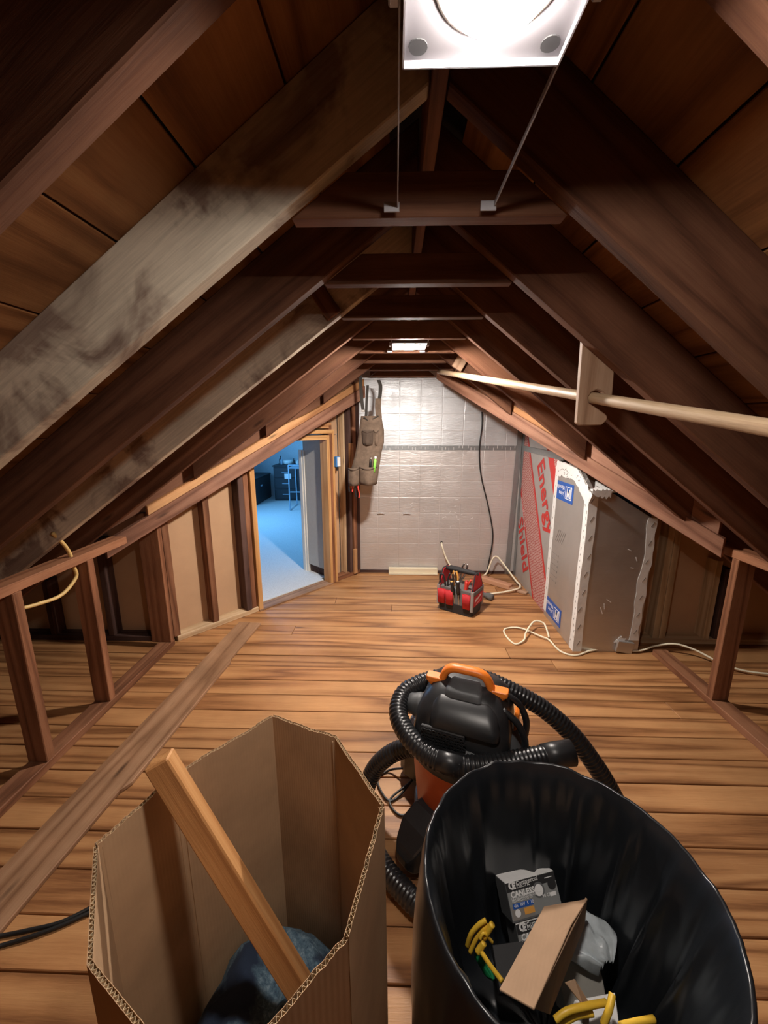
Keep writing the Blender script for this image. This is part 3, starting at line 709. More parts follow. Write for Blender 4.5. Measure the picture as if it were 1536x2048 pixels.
def pocket(x0, x1, y0, y1, name='pocket', mat='cloth', yo=-.035, bul=.03):
    rr = []
    for k in range(6):
        py = y1 + (y0 - y1) * k / 5; ins = 2 if k == 0 else 0
        a, z = apx(x0 + ins, py); b, _ = apx(x1 - ins, py); rr.append((a, b, z))
    p = sheet(rr, .008, mat, name, ap, bul, yo)
    a, z = apx(x0, y0); b, _ = apx(x1, y0)
    rim = [Vector((a + (b - a) * i / 10, AY + yo - bul * math.sin(math.pi * i / 10) - .002, z - .018 * math.sin(math.pi * i / 10))) for i in range(11)]
    MB().tube(rim, .004, 6).build('hem', M['clothdark'], p, smooth=True)
pocket(697, 719, 935, 970); pocket(720, 754, 933, 968, yo=-.04, bul=.045); pocket(725, 747, 861, 890, mat='clothdark', yo=-.028, bul=.02); pocket(748, 757, 861, 890, yo=-.026, bul=.01)
MB().tube([Vector((apx(x, y)[0], AY - .022, apx(x, y)[1])) for x, y in ((728, 835), (738, 842), (750, 836), (757, 832))], .006, 6).build('neck_hem', M['strap'], ap, smooth=True)
def strapm(pts, wid, mat, yo):
    P = [Vector((apx(x, y)[0], AY + yo + (.0 if len(q) < 1 else 0), apx(x, y)[1])) for (x, y), q in zip(pts, [()] * len(pts))]
    P = smoothpath(P, 5); rings = [[p + Vector((-wid / 2, 0, 0)), p + Vector((wid / 2, 0, 0)), p + Vector((wid / 2, .004, 0)), p + Vector((-wid / 2, .004, 0))] for p in P]
    return MB().loft(rings).build('strap', M[mat], ap)
strapm(((720, 735), (722, 770), (724, 800), (727, 822)), .028, 'strap', -.03); strapm(((735, 770), (733, 800), (732, 825), (731, 835)), .022, 'strap', .02)
strapm(((757, 760), (761, 772), (760, 790), (758, 800)), .030, 'strap', 0); strapm(((757, 797), (756, 815), (758, 835), (757, 845)), .050, 'cloth', -.004)
MB().box((apx(727, 822)[0], AY - .032, apx(727, 822)[1]), (.03, .01, .02)).build('buckle', M['steel'], ap, bevel=.003)
def pen(px, py, L_, r, mat, tipmat, nm, lab, cat, tilt=.1):
    x, z = apx(px, py); t = tag(empty(nm, (x, AY - .052, z)), lab, cat); t.rotation_euler = (0, tilt, 0)
    MB().lathe([(r, -L_ * .5), (r, L_ * .3), (r * .6, L_ * .36)], 12).build('barrel', M[mat], t, smooth=True)
    MB().lathe([(r * .6, L_ * .36), (r * .9, L_ * .38), (r * .9, L_ * .5), (r * .4, L_ * .55)], 12).build('cap', M[tipmat], t, smooth=True)
pen(750, 928, .13, .012, 'lime', 'whiteprint', 'marker_pen', 'lime green marker pen standing in the apron pocket', 'pen', .12)
pen(742, 928, .11, .009, 'black', 'steel', 'marker_pen', 'thin black pen next to the lime marker in the apron', 'pen', .05)
def pliers(px, py, lab, dx):
    x, z = apx(px, py); t = tag(empty('pliers', (x, AY - .02, z)), lab, 'pliers')
    for s in (-1, 1):
        MB().tube(smoothpath([(s * .006, 0, .10), (s * .012, 0, .05), (s * .016 + dx, 0, 0), (s * .012 + dx, 0, -.035)], 4), .006, 8).build('handle', M['redplastic'] if s > 0 else M['black'], t, smooth=True)
    MB().box((0, 0, .12), (.03, .012, .05)).build('jaws', M['steel'], t, bevel=.004)
pliers(703, 975, 'red handled pliers hanging left below the apron pouch', -.004); pliers(714, 987, 'red handled pliers hanging lower below the apron pouch', .006)

# ------------------------------------------------------------------ blue switch box on the stud
t = tag(empty('switch_box', W(1.535, 1.17, -.01)), 'small blue electrical box on the stud right of the doorway', 'electrical box'); t.rotation_euler = (0, 0, math.atan2(D.y, D.x))
MB().box((0, 0, 0), (.05, .06, .095)).build('body', M['blueplastic'], t, bevel=.004)
MB().box((.004, -.032, 0), (.035, .006, .085)).build('device_face', M['whiteprint'], t, bevel=.002)
MB().box((0, -.01, -.065), (.02, .02, .035)).build('cable_clamp', M['black'], t, bevel=.003)

# ------------------------------------------------------------------ cables
def cable(pts, r, mat, name, label, n=8, step=None):
    P = smoothpath(pts, n); o = MB().tube(P, r, 8).build(name, M[mat], None, smooth=True)
    return tag(o, label, 'cable')
cable([(.815, 3.905, 1.62), (.825, 3.915, 1.50), (.812, 3.918, 1.27), (.84, 3.918, 1.02), (.93, 3.918, .70), (.985, 3.918, .45), (.985, 3.915, .30), (.955, 3.90, .10), (.93, 3.85, .02)], .0065, 'blackwire', 'cable', 'black cable hanging down the foil wall')
cable([(.478, 3.926, .331), (.485, 3.90, .29), (.52, 3.87, .19), (.58, 3.80, .09), (.63, 3.62, .02), (.70, 3.44, .010), (.86, 3.40, .010), (1.08, 3.44, .030), (1.17, 3.52, .034), (1.15, 3.62, .06), (1.06, 3.80, .18), (1.02, 3.84, .215), (.98, 3.84, .19), (.93, 3.82, .06), (.88, 3.80, .015)], .008, 'whitewire', 'cable', 'cream cable coming out of the foil wall and looping behind the tool tote')
MB().lathe([(.012, 0), (.026, .001), (.022, .004), (.012, .003)], 16).build('hole_rim', M['whiteprint'], wb, Matrix.Translation((.478, YF + .003, .331)) @ Matrix.Rotation(math.pi / 2, 4, 'X'))
MB().lathe([(.0125, 0), (.0125, .002)], 16).build('hole', M['blackmatt'], wb).matrix_local = Matrix.Translation((.478, YF + .003, .331)) @ Matrix.Rotation(math.pi / 2, 4, 'X')
pz = lambda x, y, z=.007: PZ(x, y, z)
cable([pz(1098, 1275), pz(1092, 1255, .03), pz(1085, 1245, .05), pz(1068, 1243, .06), pz(1052, 1265, .04), pz(1048, 1280, .02), pz(1030, 1288), pz(1012, 1272), pz(1010, 1258), pz(1040, 1256, .012), pz(1080, 1272, .02), pz(1098, 1280, .014), pz(1120, 1302), pz(1150, 1311), pz(1180, 1302, .01), pz(1215, 1298, .012), pz(1275, 1302, .012), pz(1310, 1292, .04), pz(1350, 1288, .07), pz(1390, 1300, .06), pz(1440, 1325, .03), pz(1490, 1342, .02), pz(1560, 1350, .02)], .0065, 'whitewire', 'cable', 'cream cable coiled on the floor and running behind the right knee wall', 10)
o = cable([(-1.56, 1.72, 1.02), (-1.56, 1.785, .92), (-1.565, 1.81, .82), (-1.57, 1.815, .765), (-1.58, 1.73, .712), (-1.60, 1.62, .715), (-1.64, 1.50, .73), (-1.75, 1.30, .74)], .0085, 'yellowdim', 'cable', 'ochre yellow cable looping through the left knee wall')
cable([pz(250, 1775), pz(182, 1815), pz(120, 1845), pz(60, 1860), pz(0, 1872), pz(-30, 1874, .03)], .006, 'blackwire', 'cable', 'upper of two dark cords on the floor left of the cardboard box')
cable([pz(255, 1790), pz(182, 1824), pz(120, 1852), pz(60, 1874), pz(0, 1892), pz(-30, 1900, .03)], .006, 'blackwire', 'cable', 'lower of two dark cords on the floor left of the cardboard box')

# ------------------------------------------------------------------ loose boards on the floor
o = MB().box((.19, 3.895, .035), (.50, .04, .07)).build('cream_board', M['whitewood'], None, frame((.19, 3.89, .03), (1, 0, 0)), bevel=.003)
tag(o, 'cream painted board lying against the foil wall base', 'board')
MB().box((.19, 3.868, .012), (.50, .02, .018)).build('cream_strip', M['whitewood'], o, None, bevel=.002); bpy.data.objects['cream_strip'].parent = None
cs_ = bpy.data.objects['cream_strip']; tag(cs_, 'thin cream strip on the floor in front of the cream board', 'board')
cs_.name = 'thin_strip'
tag(beam('wood_offcut', (.86, 3.75, .022), (1.09, 3.53, .022), .075, .042, M['offcut']), 'short reddish wood offcut behind the tool tote', 'offcut')
tag(beam('wood_offcut', (1.02, 3.58, .011), (1.205, 3.42, .011), .05, .02, M['bracket']), 'thin wood lath by the printed panel base', 'offcut')
m = MB(); Lp = []
a0, a1, b0, b1 = V(-1.195, 2.80, 0), V(-1.021, 2.79, 0), V(-1.375, .60, 0), V(-1.195, .60, 0)
edge = [a0, a1]
for t in (.10, .22, .235, .30, .55, .64, .66, 1.0):
    e_ = a1.lerp(b1, t); 
    if .225 < t < .31: e_ = e_ + V(.012, 0, 0)
    if .54 < t < .645: e_ = e_ + V(.022, 0, 0)
    edge.append(e_ + V(random.uniform(-.003, .003), 0, 0))
edge += [b0] + [b0.lerp(a0, t) + V(random.uniform(-.003, .003), 0, 0) for t in (.3, .6)]
o = MB().prism(edge, (0, 0, .019)).build('loose_plank', M['plank'], None, frame((-1.18, 1.7, 0), (a0 - b0)), bevel=.003)
tag(o, 'long worn plank lying loose along the left floor', 'plank')
kn = MB().lathe([(.022, .0), (.022, .0012), (.013, .0014)], 16).build('knot', M['studdark'], o); kn.matrix_local = o.matrix_local.inverted() @ Matrix.Translation((-1.15, 1.27, .0186)) @ Matrix.Diagonal((.8, 1.1, 1, 1))

# ------------------------------------------------------------------ red and black tool tote
tt = tag(empty('tool_tote', (.545, 3.11, 0), math.radians(-34)), 'red and black open tool tote full of hand tools on the floor', 'tool tote')
def trap(hw0, hd0, hw1, hd1, z0, z1, r=.03):
    return MB().loft([rrect(hw0, hd0, r, z0), rrect(hw1, hd1, r, z1)])
trap(.150, .098, .155, .103, .0, .085).build('base', M['blackmatt'], tt, smooth=False, bevel=.004)
trap(.151, .100, .150, .10, .085, .21).build('body', M['greyfab'], tt)
for sx in (-1, 1):
    # tall red end gussets carrying the handle
    g_ = [V(sx * .150, -.10, .09), V(sx * .150, .10, .09), V(sx * .150, .10, .22), V(sx * .145, .045, .345), V(sx * .145, -.045, .345), V(sx * .150, -.10, .22)]
    MB().prism(g_, (-sx * .014, 0, 0)).build('end_gusset', M['red'], tt, bevel=.004)
    MB().tube([q + V(-sx * .004, 0, 0) for q in g_[2:]], .006, 6).build('gusset_piping', M['blackmatt'], tt)
    for sy in (-1, 1): MB().box((sx * .148, sy * .100, .135), (.022, .022, .17)).build('corner_strap', M['greystrap'], tt, bevel=.003)
MB().tube([(-.15, 0, .335), (-.10, 0, .338), (.10, 0, .338), (.15, 0, .335)], [.010, .020, .020, .010], 12).build('handle', M['blackmatt'], tt, smooth=True)
for k in range(4):
    for sy in (-1, 1):
        if k == 2: continue
        x = -.115 + k * .073
        MB().loft([rrect(.030, .012, .008, .07, c=(x, sy * .107)), rrect(.033, .016, .01, .14, c=(x, sy * .110)), rrect(.034, .018, .01, .19, c=(x, sy * .111))]).build('pocket', M['red'], tt, smooth=True)
# right end panel with maker's script
MB().prism([V(.152, -.085, .085), V(.152, .085, .085), V(.152, .085, .175), V(.152, -.085, .175)], (.008, 0, 0)).build('logo_panel', M['red'], tt, bevel=.003)
MB().prism([V(.153, -.09, .178), V(.153, .09, .178), V(.153, .09, .215), V(.153, -.09, .215)], (.008, 0, 0)).build('grey_band', M['greyfab'], tt, bevel=.003)
lettering('Milwaukee', .036, tM((.1612, -.073, .120), (0, .97, .25), (0, -.25, .97)), M['whiteprint'], tt, shear=.35, bold=.001, sx=.82)
MB().prism([V(.1612, -.06, .098), V(.1612, .03, .118), V(.1612, .02, .112), V(.1612, .075, .135), V(.1612, .01, .106), V(.1612, .02, .111)], (.0006, 0, 0)).build('logo_bolt', M['whiteprint'], tt)
# the tools standing in the tote
def tool(nm, lab, x, yy, z, tx_, ty_, build):
    t = tag(empty(nm), lab, nm.replace('_', ' '))
    t.matrix_world = tt_m @ Matrix.Translation((x, yy, z + .025)) @ Matrix.Rotation(tx_, 4, 'X') @ Matrix.Rotation(ty_, 4, 'Y'); build(t)
tt_m = Matrix.Translation((.545, 3.11, 0)) @ Matrix.Rotation(math.radians(-34), 4, 'Z')
def scr(mat, capm):
    def f(t):
        MB().lathe([(.014, .0), (.016, .03), (.013, .08), (.016, .10), (.012, .112)], 12).build('grip', M[mat], t, smooth=True)
        MB().lathe([(.004, -.14), (.004, .0)], 8).build('shaft', M['steel'], t)
        MB().lathe([(.0125, .1125), (.008, .117)], 12).build('end_cap', M[capm], t, smooth=True)
    return f
tool('screwdriver', 'screwdriver with pale end cap standing in the tote front pockets', .035, -.108, .15, .1, -.05, scr('black', 'whiteprint'))
tool('screwdriver', 'screwdriver with peach end cap standing in the tote front pockets', -.01, -.108, .14, .12, -.12, scr('black', 'ochre'))
tool('screwdriver', 'red screwdriver leaning by the tote handle', .07, -.06, .15, .05, .1, scr('redplastic', 'red'))
def plr(mat):
    def f(t):
        for s in (-1, 1): MB().tube(smoothpath([(s * .004, 0, -.06), (s * .018, 0, -.01), (s * .022, 0, .05), (s * .012, 0, .10)], 4), .0075, 8).build('handle', M[mat], t, smooth=True)
        MB().box((0, 0, -.085), (.03, .012, .06)).build('jaws', M['steel'], t, bevel=.004)
    return f
tool('pliers', 'black handled pliers at the left end of the tote', -.115, -.085, .19, .1, -.15, plr('black'))
tool('pliers', 'black handled pliers beside the brass strippers in the tote', -.06, -.075, .20, .05, .12, plr('black'))
tool('pliers', 'yellow handled strippers in the middle of the tote', -.03, -.03, .21, .0, -.1, plr('ochre'))
tool('pliers', 'red handled pliers beside the tote gusset', .10, -.05, .18, .15, .3, plr('redplastic'))
def ham(t):
    MB().box((0, 0, .02), (.13, .03, .028)).build('head', M['blackmatt'], t, bevel=.006)
    MB().tube([(0, 0, .02), (0, 0, -.16)], .012, 10).build('shaft', M['rod'], t, smooth=True)
tool('hammer', 'hammer with black head standing head up at the tote back', -.07, .06, .28, 0, 0, ham)
def snips(t):
    MB().tube(smoothpath([(-.01, 0, .07), (-.02, 0, .03), (-.012, 0, -.06)], 4), .009, 8).build('handle', M['steel'], t, smooth=True)
    MB().tube(smoothpath([(.012, 0, .075), (.02, 0, .03), (.012, 0, -.06)], 4), .009, 8).build('handle', M['steel'], t, smooth=True)
    MB().box((0, 0, -.09), (.03, .012, .06)).build('blade', M['steel'], t, bevel=.003)
tool('snips', 'steel handled snips sticking up behind the tote handle', -.0, .05, .29, 0, .25, snips)
t = tag(empty('flashlight', (.80, 3.34, 0), math.radians(-50)), 'dark grey flashlight with red stripe lying right of the tote', 'flashlight')
MB().tube([(-.07, 0, .03), (.02, 0, .03), (.05, 0, .03), (.085, 0, .03)], [.022, .022, .030, .030], 14).build('barrel', M['greyfab'], t, smooth=True)
MB().box((-.02, 0, .053), (.07, .008, .004)).build('stripe', M['redplastic'], t)

# ------------------------------------------------------------------ octagonal cardboard box
ZR = .80
rim_px = [(545, 1432), (350, 1548), (192, 1690), (180, 1925), (300, 2075), (500, 2100), (692, 1872), (765, 1610), (672, 1475)]
rim = [PZ(x, y_, ZR) for x, y_ in rim_px]
cen = sum(rim, Vector()) / len(rim)
cb = tag(empty('cardboard_box', (cen.x, cen.y, 0)), 'tall open octagonal cardboard box in the left foreground', 'box')
cb.location = (0, 0, 0)
nR = len(rim)
for i in range(nR):
    a, b = rim[i], rim[(i + 1) % nR]
    u = (b - a).normalized(); L_ = (b - a).length
    nrm = Vector((u.y, -u.x, 0))
    if nrm.dot(cen - a) > 0: nrm = -nrm      # outward
    n = max(20, int(L_ / .0018)); mi, mo, mf = MB(), MB(), MB()
    def zt_(k):
        x = k / n * L_
        z = .004 * noise.noise(Vector((x * 22, i * 3.1, 0))) + .0022 * noise.noise(Vector((x * 120, i, 5)))
        if i in (5, 6): z += .006 * noise.noise(Vector((x * 60, 9, i)))
        return ZR + z
    nz = 1
    def wall(off, m_, amp=0):
        top, bot = [], []
        for k in range(n + 1):
            p = a.lerp(b, k / n); o_ = off + amp * math.sin(k / n * L_ / .0075 * 2 * math.pi)
            q = p + nrm * o_; out = cen + (p - cen) * 1.045 + nrm * o_
            top.append(Vector((q.x, q.y, zt_(k) - (0.0012 if amp else 0)))); bot.append(Vector((out.x, out.y, .004)))
        rings = [[t_, b_, b_ + nrm * .0007, t_ + nrm * .0007] for t_, b_ in zip(top, bot)]
        m_.loft(rings)
    wall(-.0032, mi); wall(.0032, mo); wall(0, mf, .0028)
    fr = frame(a, u)
    p_ = mi.build('side_panel', M['card'], cb, fr)
    mo.build('outer_liner', M['card'], p_, None); p_.children[0].matrix_local = fr.inverted()
    q_ = mf.build('fluting', M['cardedge'], p_, None); q_.matrix_local = fr.inverted()
for i in (0, 1, 2, 7, 8):   # score lines at the corners
    p = rim[i]; dn = (cen - p); dn.z = 0; dn.normalize()
    sd = Vector((-dn.y, dn.x, 0))
    for s in (-1, 1):
        q = p + dn * .005 + sd * .006 * s
        MB().tube([q + V(0, 0, -.01), V(q.x, q.y, .03) - dn * .013], .0016, 6).build('score_line', M['card'], cb)
fl_ = [Vector((p.x, p.y, .004)) + (p - cen) * .045 for p in rim]
for p in fl_: p.z = .004
MB().prism(fl_, (0, 0, .006)).build('bottom_panel', M['card'], cb)
# stick leaning in the box
s0 = PZ(318, 1518, .885); s1 = PZ(606, 1985, .36)
s2 = s1 + (s1 - s0).normalized() * .06
tag(beam('wood_stick', s0, s2, .045, .038, M['stick'], None, up=(-.2, -.6, .8)), 'orange square timber stick leaning out of the cardboard box', 'stick')
# crumpled blue blanket
def blanket(cx_, cy_, rx, ry, h, nm, lab):
    n, k = 40, 14; rings = []
    for j in range(k + 1):
        t = j / k
        ring = []
        for i in range(n):
            a = 2 * math.pi * i / n
            r = math.sin(t * math.pi / 2) if j else .001
            x, y2 = math.cos(a) * r, math.sin(a) * r
            z = h * math.sqrt(max(0, 1 - r ** 5 * .98))
            q = Vector((cx_ + x * rx, cy_ + y2 * ry, .012 + z))
            f_ = noise.noise(Vector((x * 2.6 + cx_ * 9, y2 * 2.6, cy_ * 5))) * .055 + abs(noise.noise(Vector((x * 5 + 3, y2 * 5, 2)))) * .04
            q.z = max(.012, q.z + f_ * (1 - t * .4)); ring.append(q)
        rings.append(ring)
    o = MB().loft(rings, True, True).build(nm, M['blanket'], None, smooth=True); tag(o, lab, 'blanket')
blanket(-.262, .615, .200, .205, .245, 'blue_blanket', 'speckled blue blanket crumpled in the bottom of the cardboard box')

# ------------------------------------------------------------------ shop vacuum
VX, VY, VR = .268, 1.285, math.radians(-20)
va = tag(empty('shop_vacuum', (VX, VY, 0), VR), 'orange and black shop vacuum with coiled ribbed hose behind the bin', 'vacuum')
MB().lathe([(.165, .075), (.172, .08), (.198, .35), (.202, .365)], 48).build('drum', M['drum'], va, smooth=True)
MB().lathe([(.168, .055), (.185, .06), (.185, .085), (.170, .09)], 48).build('base_ring', M['black'], va, smooth=True)
for a in (62, 152, 242, 332):
    ca, sa = math.cos(math.radians(a)), math.sin(math.radians(a)); R3 = Matrix.Rotation(math.radians(a), 3, 'Z')
    m = MB()
    sec = [[R3 @ Vector((x, yy * w_, z)) for yy, z in ((-1, z0), (1, z0), (1, z1), (-1, z1))] for x, w_, z0, z1 in ((.12, .05, .05, .17), (.20, .060, .045, .175), (.26, .062, .03, .150), (.305, .045, .03, .105), (.32, .025, .04, .075))]
    c_ = m.loft(sec).build('caster_foot', M['black'], va, bevel=.008, seg=2)
    MB().tube([R3 @ Vector((.265, -.016, .026)), R3 @ Vector((.265, .016, .026))], .026, 16).build('wheel', M['blackmatt'], c_)
MB().lathe([(.200, .355), (.212, .36), (.214, .385), (.206, .395)], 48).build('collar', M['vacgrey'], va, smooth=True)
for a, in ((-75,), (105,), (-165,)):
    R3 = Matrix.Rotation(math.radians(a), 3, 'Z')
    l_ = MB().box(R3 @ Vector((.214, 0, .335)), (.018, .085, .075), R3).build('latch', M['black'], va, bevel=.006, seg=2)
    MB().box(R3 @ Vector((.222, 0, .372)), (.016, .105, .02), R3).build('latch_bar', M['vacgrey'], l_, bevel=.004)
MB().lathe([(.206, .39), (.200, .41), (.175, .435), (.14, .45)], 48).build('lid', M['vacgrey'], va, smooth=True)
secs = [rrect(.168, .150, .06, .405, 6, (-.005, 0)), rrect(.166, .150, .06, .455, 6, (-.005, 0)), rrect(.160, .140, .06, .505, 6, (-.005, .004)), rrect(.146, .118, .055, .545, 6, (-.004, .012)), rrect(.118, .088, .05, .578, 6, (-.004, .02)), rrect(.088, .058, .04, .594, 6, (-.004, .024)), rrect(.05, .03, .025, .598, 6, (-.004, .026))]
MB().loft(secs).build('motor_housing', M['black'], va, smooth=True)
# raised front brow
secs = [rrect(.118, .03, .025, .500, 5, (.012, -.126)), rrect(.116, .04, .03, .525, 5, (.010, -.104)), rrect(.108, .045, .03, .553, 5, (.004, -.074)), rrect(.088, .03, .02, .575, 5, (-.002, -.045))]
MB().loft(secs).build('front_brow', M['black'], va, smooth=True, bevel=.003)
secs = [rrect(.070, .02, .012, .560, 4, (-.006, -.066)), rrect(.062, .028, .014, .592, 4, (-.006, -.038)), rrect(.050, .02, .012, .606, 4, (-.006, -.014))]
MB().loft(secs).build('top_cap', M['vacgrey'], va, smooth=True, bevel=.002)
# honeycomb vent on the front
vt_ = MB().box((-.055, -.151, .468), (.15, .014, .066)).build('vent_panel', M['blackmatt'], va, bevel=.003)
for r in range(5):
    for c in range(8):
        x = -.118 + c * .0182 + (.0091 if r % 2 else 0); z = .444 + r * .0118
        m = MB(); ring = [(Vector((x + .0092 * math.cos(math.pi / 6 + math.pi / 3 * q), -.161, z + .0068 * math.sin(math.pi / 6 + math.pi / 3 * q)))) for q in range(6)]
        inn = [Vector((x + (p.x - x) * .62, -.161, z + (p.z - z) * .62)) for p in ring]
        off = Vector((0, -.004, 0))
        m.loft([ring, [p + off for p in ring], [p + off for p in inn], inn], True, False)
        m.build('vent_cell', M['black'], vt_)
# side exhaust port, sticker
MB().tube([(-.15, -.03, .475), (-.175, -.03, .475), (-.195, -.03, .475), (-.21, -.03, .475)], [.045, .045, .038, .036], 20).build('exhaust_port', M['vacgrey'], va, smooth=True)
MB().box((-.166, -.09, .428), (.006, .05, .034), Matrix.Rotation(.5, 3, 'Z')).build('sticker', M['bluemetal'], va)
# orange carry handle
hp = smoothpath([(-.100, .0, .550), (-.096, .0, .580), (-.080, .0, .622), (-.055, .0, .640), (-.01, .0, .642), (.040, .0, .640), (.066, .0, .622), (.084, .0, .580), (.088, .0, .550)], 6)
rings = []
for k, p in enumerate(hp):
    t = (hp[min(k + 1, len(hp) - 1)] - hp[max(k - 1, 0)]).normalized(); nn = Vector((-t.z, 0, t.x))
    rings.append([p + nn * .0135 * sn + Vector((0, .020 * cs2, 0)) for cs2, sn in ((1, .4), (.5, 1), (-.5, 1), (-1, .4), (-1, -.5), (-.5, -1), (.5, -1), (1, -.5))])
h_ = MB().loft(rings).build('carry_handle', M['orange'], va, smooth=True)
for sx in (-1, 1):
    MB().loft([rrect(.018, .016, .008, .545, 4, (sx * .100 - .006, 0)), rrect(.034, .022, .01, .580, 4, (sx * .112 - .006, 0)), rrect(.032, .020, .008, .596, 4, (sx * .114 - .006, 0))]).build('handle_lug', M['orange'], h_, smooth=False, bevel=.003)
sw = MB().loft([[Vector((.165, yy * .022, z)) for yy, z in ((-1, .455), (1, .455), (1, .535), (-1, .535))], [Vector((.182, yy * .017, z)) for yy, z in ((-1, .47), (1, .47), (1, .525), (-1, .525))]]).build('power_switch', M['orange'], va, bevel=.006, seg=2)
for sy in (-1, 1):
    MB().tube(smoothpath([(.125, sy * .045, .55), (.175, sy * .05, .52), (.205, sy * .05, .46), (.205, sy * .05, .40)], 4), .012, 8).build('side_rib', M['black'], va, smooth=True)
# ribbed hose (world path converted to the vacuum's own frame)
vaM = Matrix.Translation((VX, VY, 0)) @ Matrix.Rotation(VR, 4, 'Z'); vaI = vaM.inverted()
def hose(pix, r, name='hose', rib=.0028):
    P = [vaI @ (PZ(*p) if len(p) == 3 else Vector(p[:3])) for p in pix]
    P = resample(smoothpath(P, 12), .0036)
    return MB().tube(P, r, 18, rib=[-rib / 2, rib / 2, rib / 2, -rib / 2]).build(name, M['hose'], va, smooth=True)
hA = hose([(1118, 1508, .44), (1060, 1518, .435), (1000, 1528, .43), (930, 1532, .425), (870, 1516, .425), (822, 1478, .44), (797, 1430, .465), (806, 1390, .49), (838, 1368, .51), (880, 1356, .52), (930, 1350, .52), (975, 1360, .515), (1030, 1385, .49), (1090, 1420, .44), (1145, 1470, .36), (1190, 1530, .26), (1220, 1580, .17), (1238, 1620, .09), (1235, 1650, .045)], .0335)
cuff = [PZ(1088, 1513, .438), PZ(1112, 1509, .44), PZ(1144, 1505, .445)]
MB().tube([vaI @ p for p in cuff], [.037, .039, .040], 20).build('hose_cuff', M['black'], va, smooth=True)
cuf2 = [PZ(876, 1519, .425), PZ(898, 1526, .425), PZ(925, 1531, .425)]
MB().tube([vaI @ p for p in cuf2], [.0355, .036, .0355], 20).build('hose_sleeve', M['black'], va, smooth=True)
hose([(852, 1500, .33), (815, 1495, .30), (775, 1512, .24), (745, 1545, .15), (728, 1600, .06), (735, 1665, .045), (765, 1730, .045), (810, 1785, .045), (850, 1820, .045), (905, 1840, .045)], .0335)
# mains cord of the vacuum
P = [vaI @ PZ(x, y_, z) for x, y_, z in ((845, 1520, .20), (820, 1535, .08), (780, 1540, .012), (755, 1560, .008), (775, 1600, .008), (800, 1590, .008), (835, 1545, .05), (820, 1565, .03), (780, 1600, .008), (800, 1630, .008), (838, 1620, .008))]
MB().tube(smoothpath(P, 8), .0045, 8).build('power_cord', M['blackwire'], va, smooth=True)

# ------------------------------------------------------------------ bin with black liner
TX, TY, TR, TZ = .318, .585, .255, .69
tb = tag(empty('trash_bin', (TX, TY, 0)), 'round rubbish bin lined with a shiny black bag in the right foreground', 'bin')
MB().lathe([(.195, .0), (.20, .005), (.252, .66), (.258, .665), (.258, .682), (.2545, .684), (.2495, .66), (.197, .02), (.001, .018)], 48, caps=False).build('bin_body', M['vacgrey'], tb, smooth=True)
prof = [(.001, .255), (.06, .252), (.12, .255), (.165, .265), (.185, .28), (.196, .31), (.206, .34), (.216, .43), (.226, .52), (.236, .60), (.245, .655), (.252, .690), (.2555, .6935), (.2595, .690), (.262, .67), (.268, .62), (.267, .54), (.266, .45), (.268, .37), (.266, .33)]
rings = []; n = 180
for j, (r, z) in enumerate(prof):
    ring = []
    for i in range(n):
        a = 2 * math.pi * i / n; cx_, sy_ = math.cos(a), math.sin(a)
        inside = j < 11
        dep = min(1, max(0, (.70 - z) / .35)) if inside else min(1, max(0, (.70 - z) / .2))
        fold = ((1 - abs(math.sin(a * 5.5 + 3.5 * noise.noise(Vector((cx_ * 1.6, sy_ * 1.6, z * .7)))))) ** 2.2 * .034 + (.5 + noise.noise(Vector((cx_ * 3.4, sy_ * 3.4, z * .7 + 1)))) * .022 + abs(noise.noise(Vector((cx_ * 6, sy_ * 6, z * 3)))) * .012) * (dep + .06)
        if 9 <= j <= 14: fold += .0045 * noise.noise(Vector((cx_ * 16, sy_ * 16, 3)))
        rr = r - fold if inside and r > .05 else r + fold * (.35 if not inside else 0)
        zz = z + (.010 * noise.noise(Vector((cx_ * 5, sy_ * 5, 7))) if 9 <= j <= 15 else 0) + (.03 * noise.noise(Vector((cx_ * r * 12, sy_ * r * 12, 1))) if j < 4 else 0)
        if j >= 16: zz += .03 * noise.noise(Vector((cx_ * 3, sy_ * 3, 9)))
        ring.append(Vector((cx_ * rr, sy_ * rr, zz)))
    rings.append(ring)
MB().loft(rings, True, False).build('bag_liner', M['liner'], tb, smooth=True)

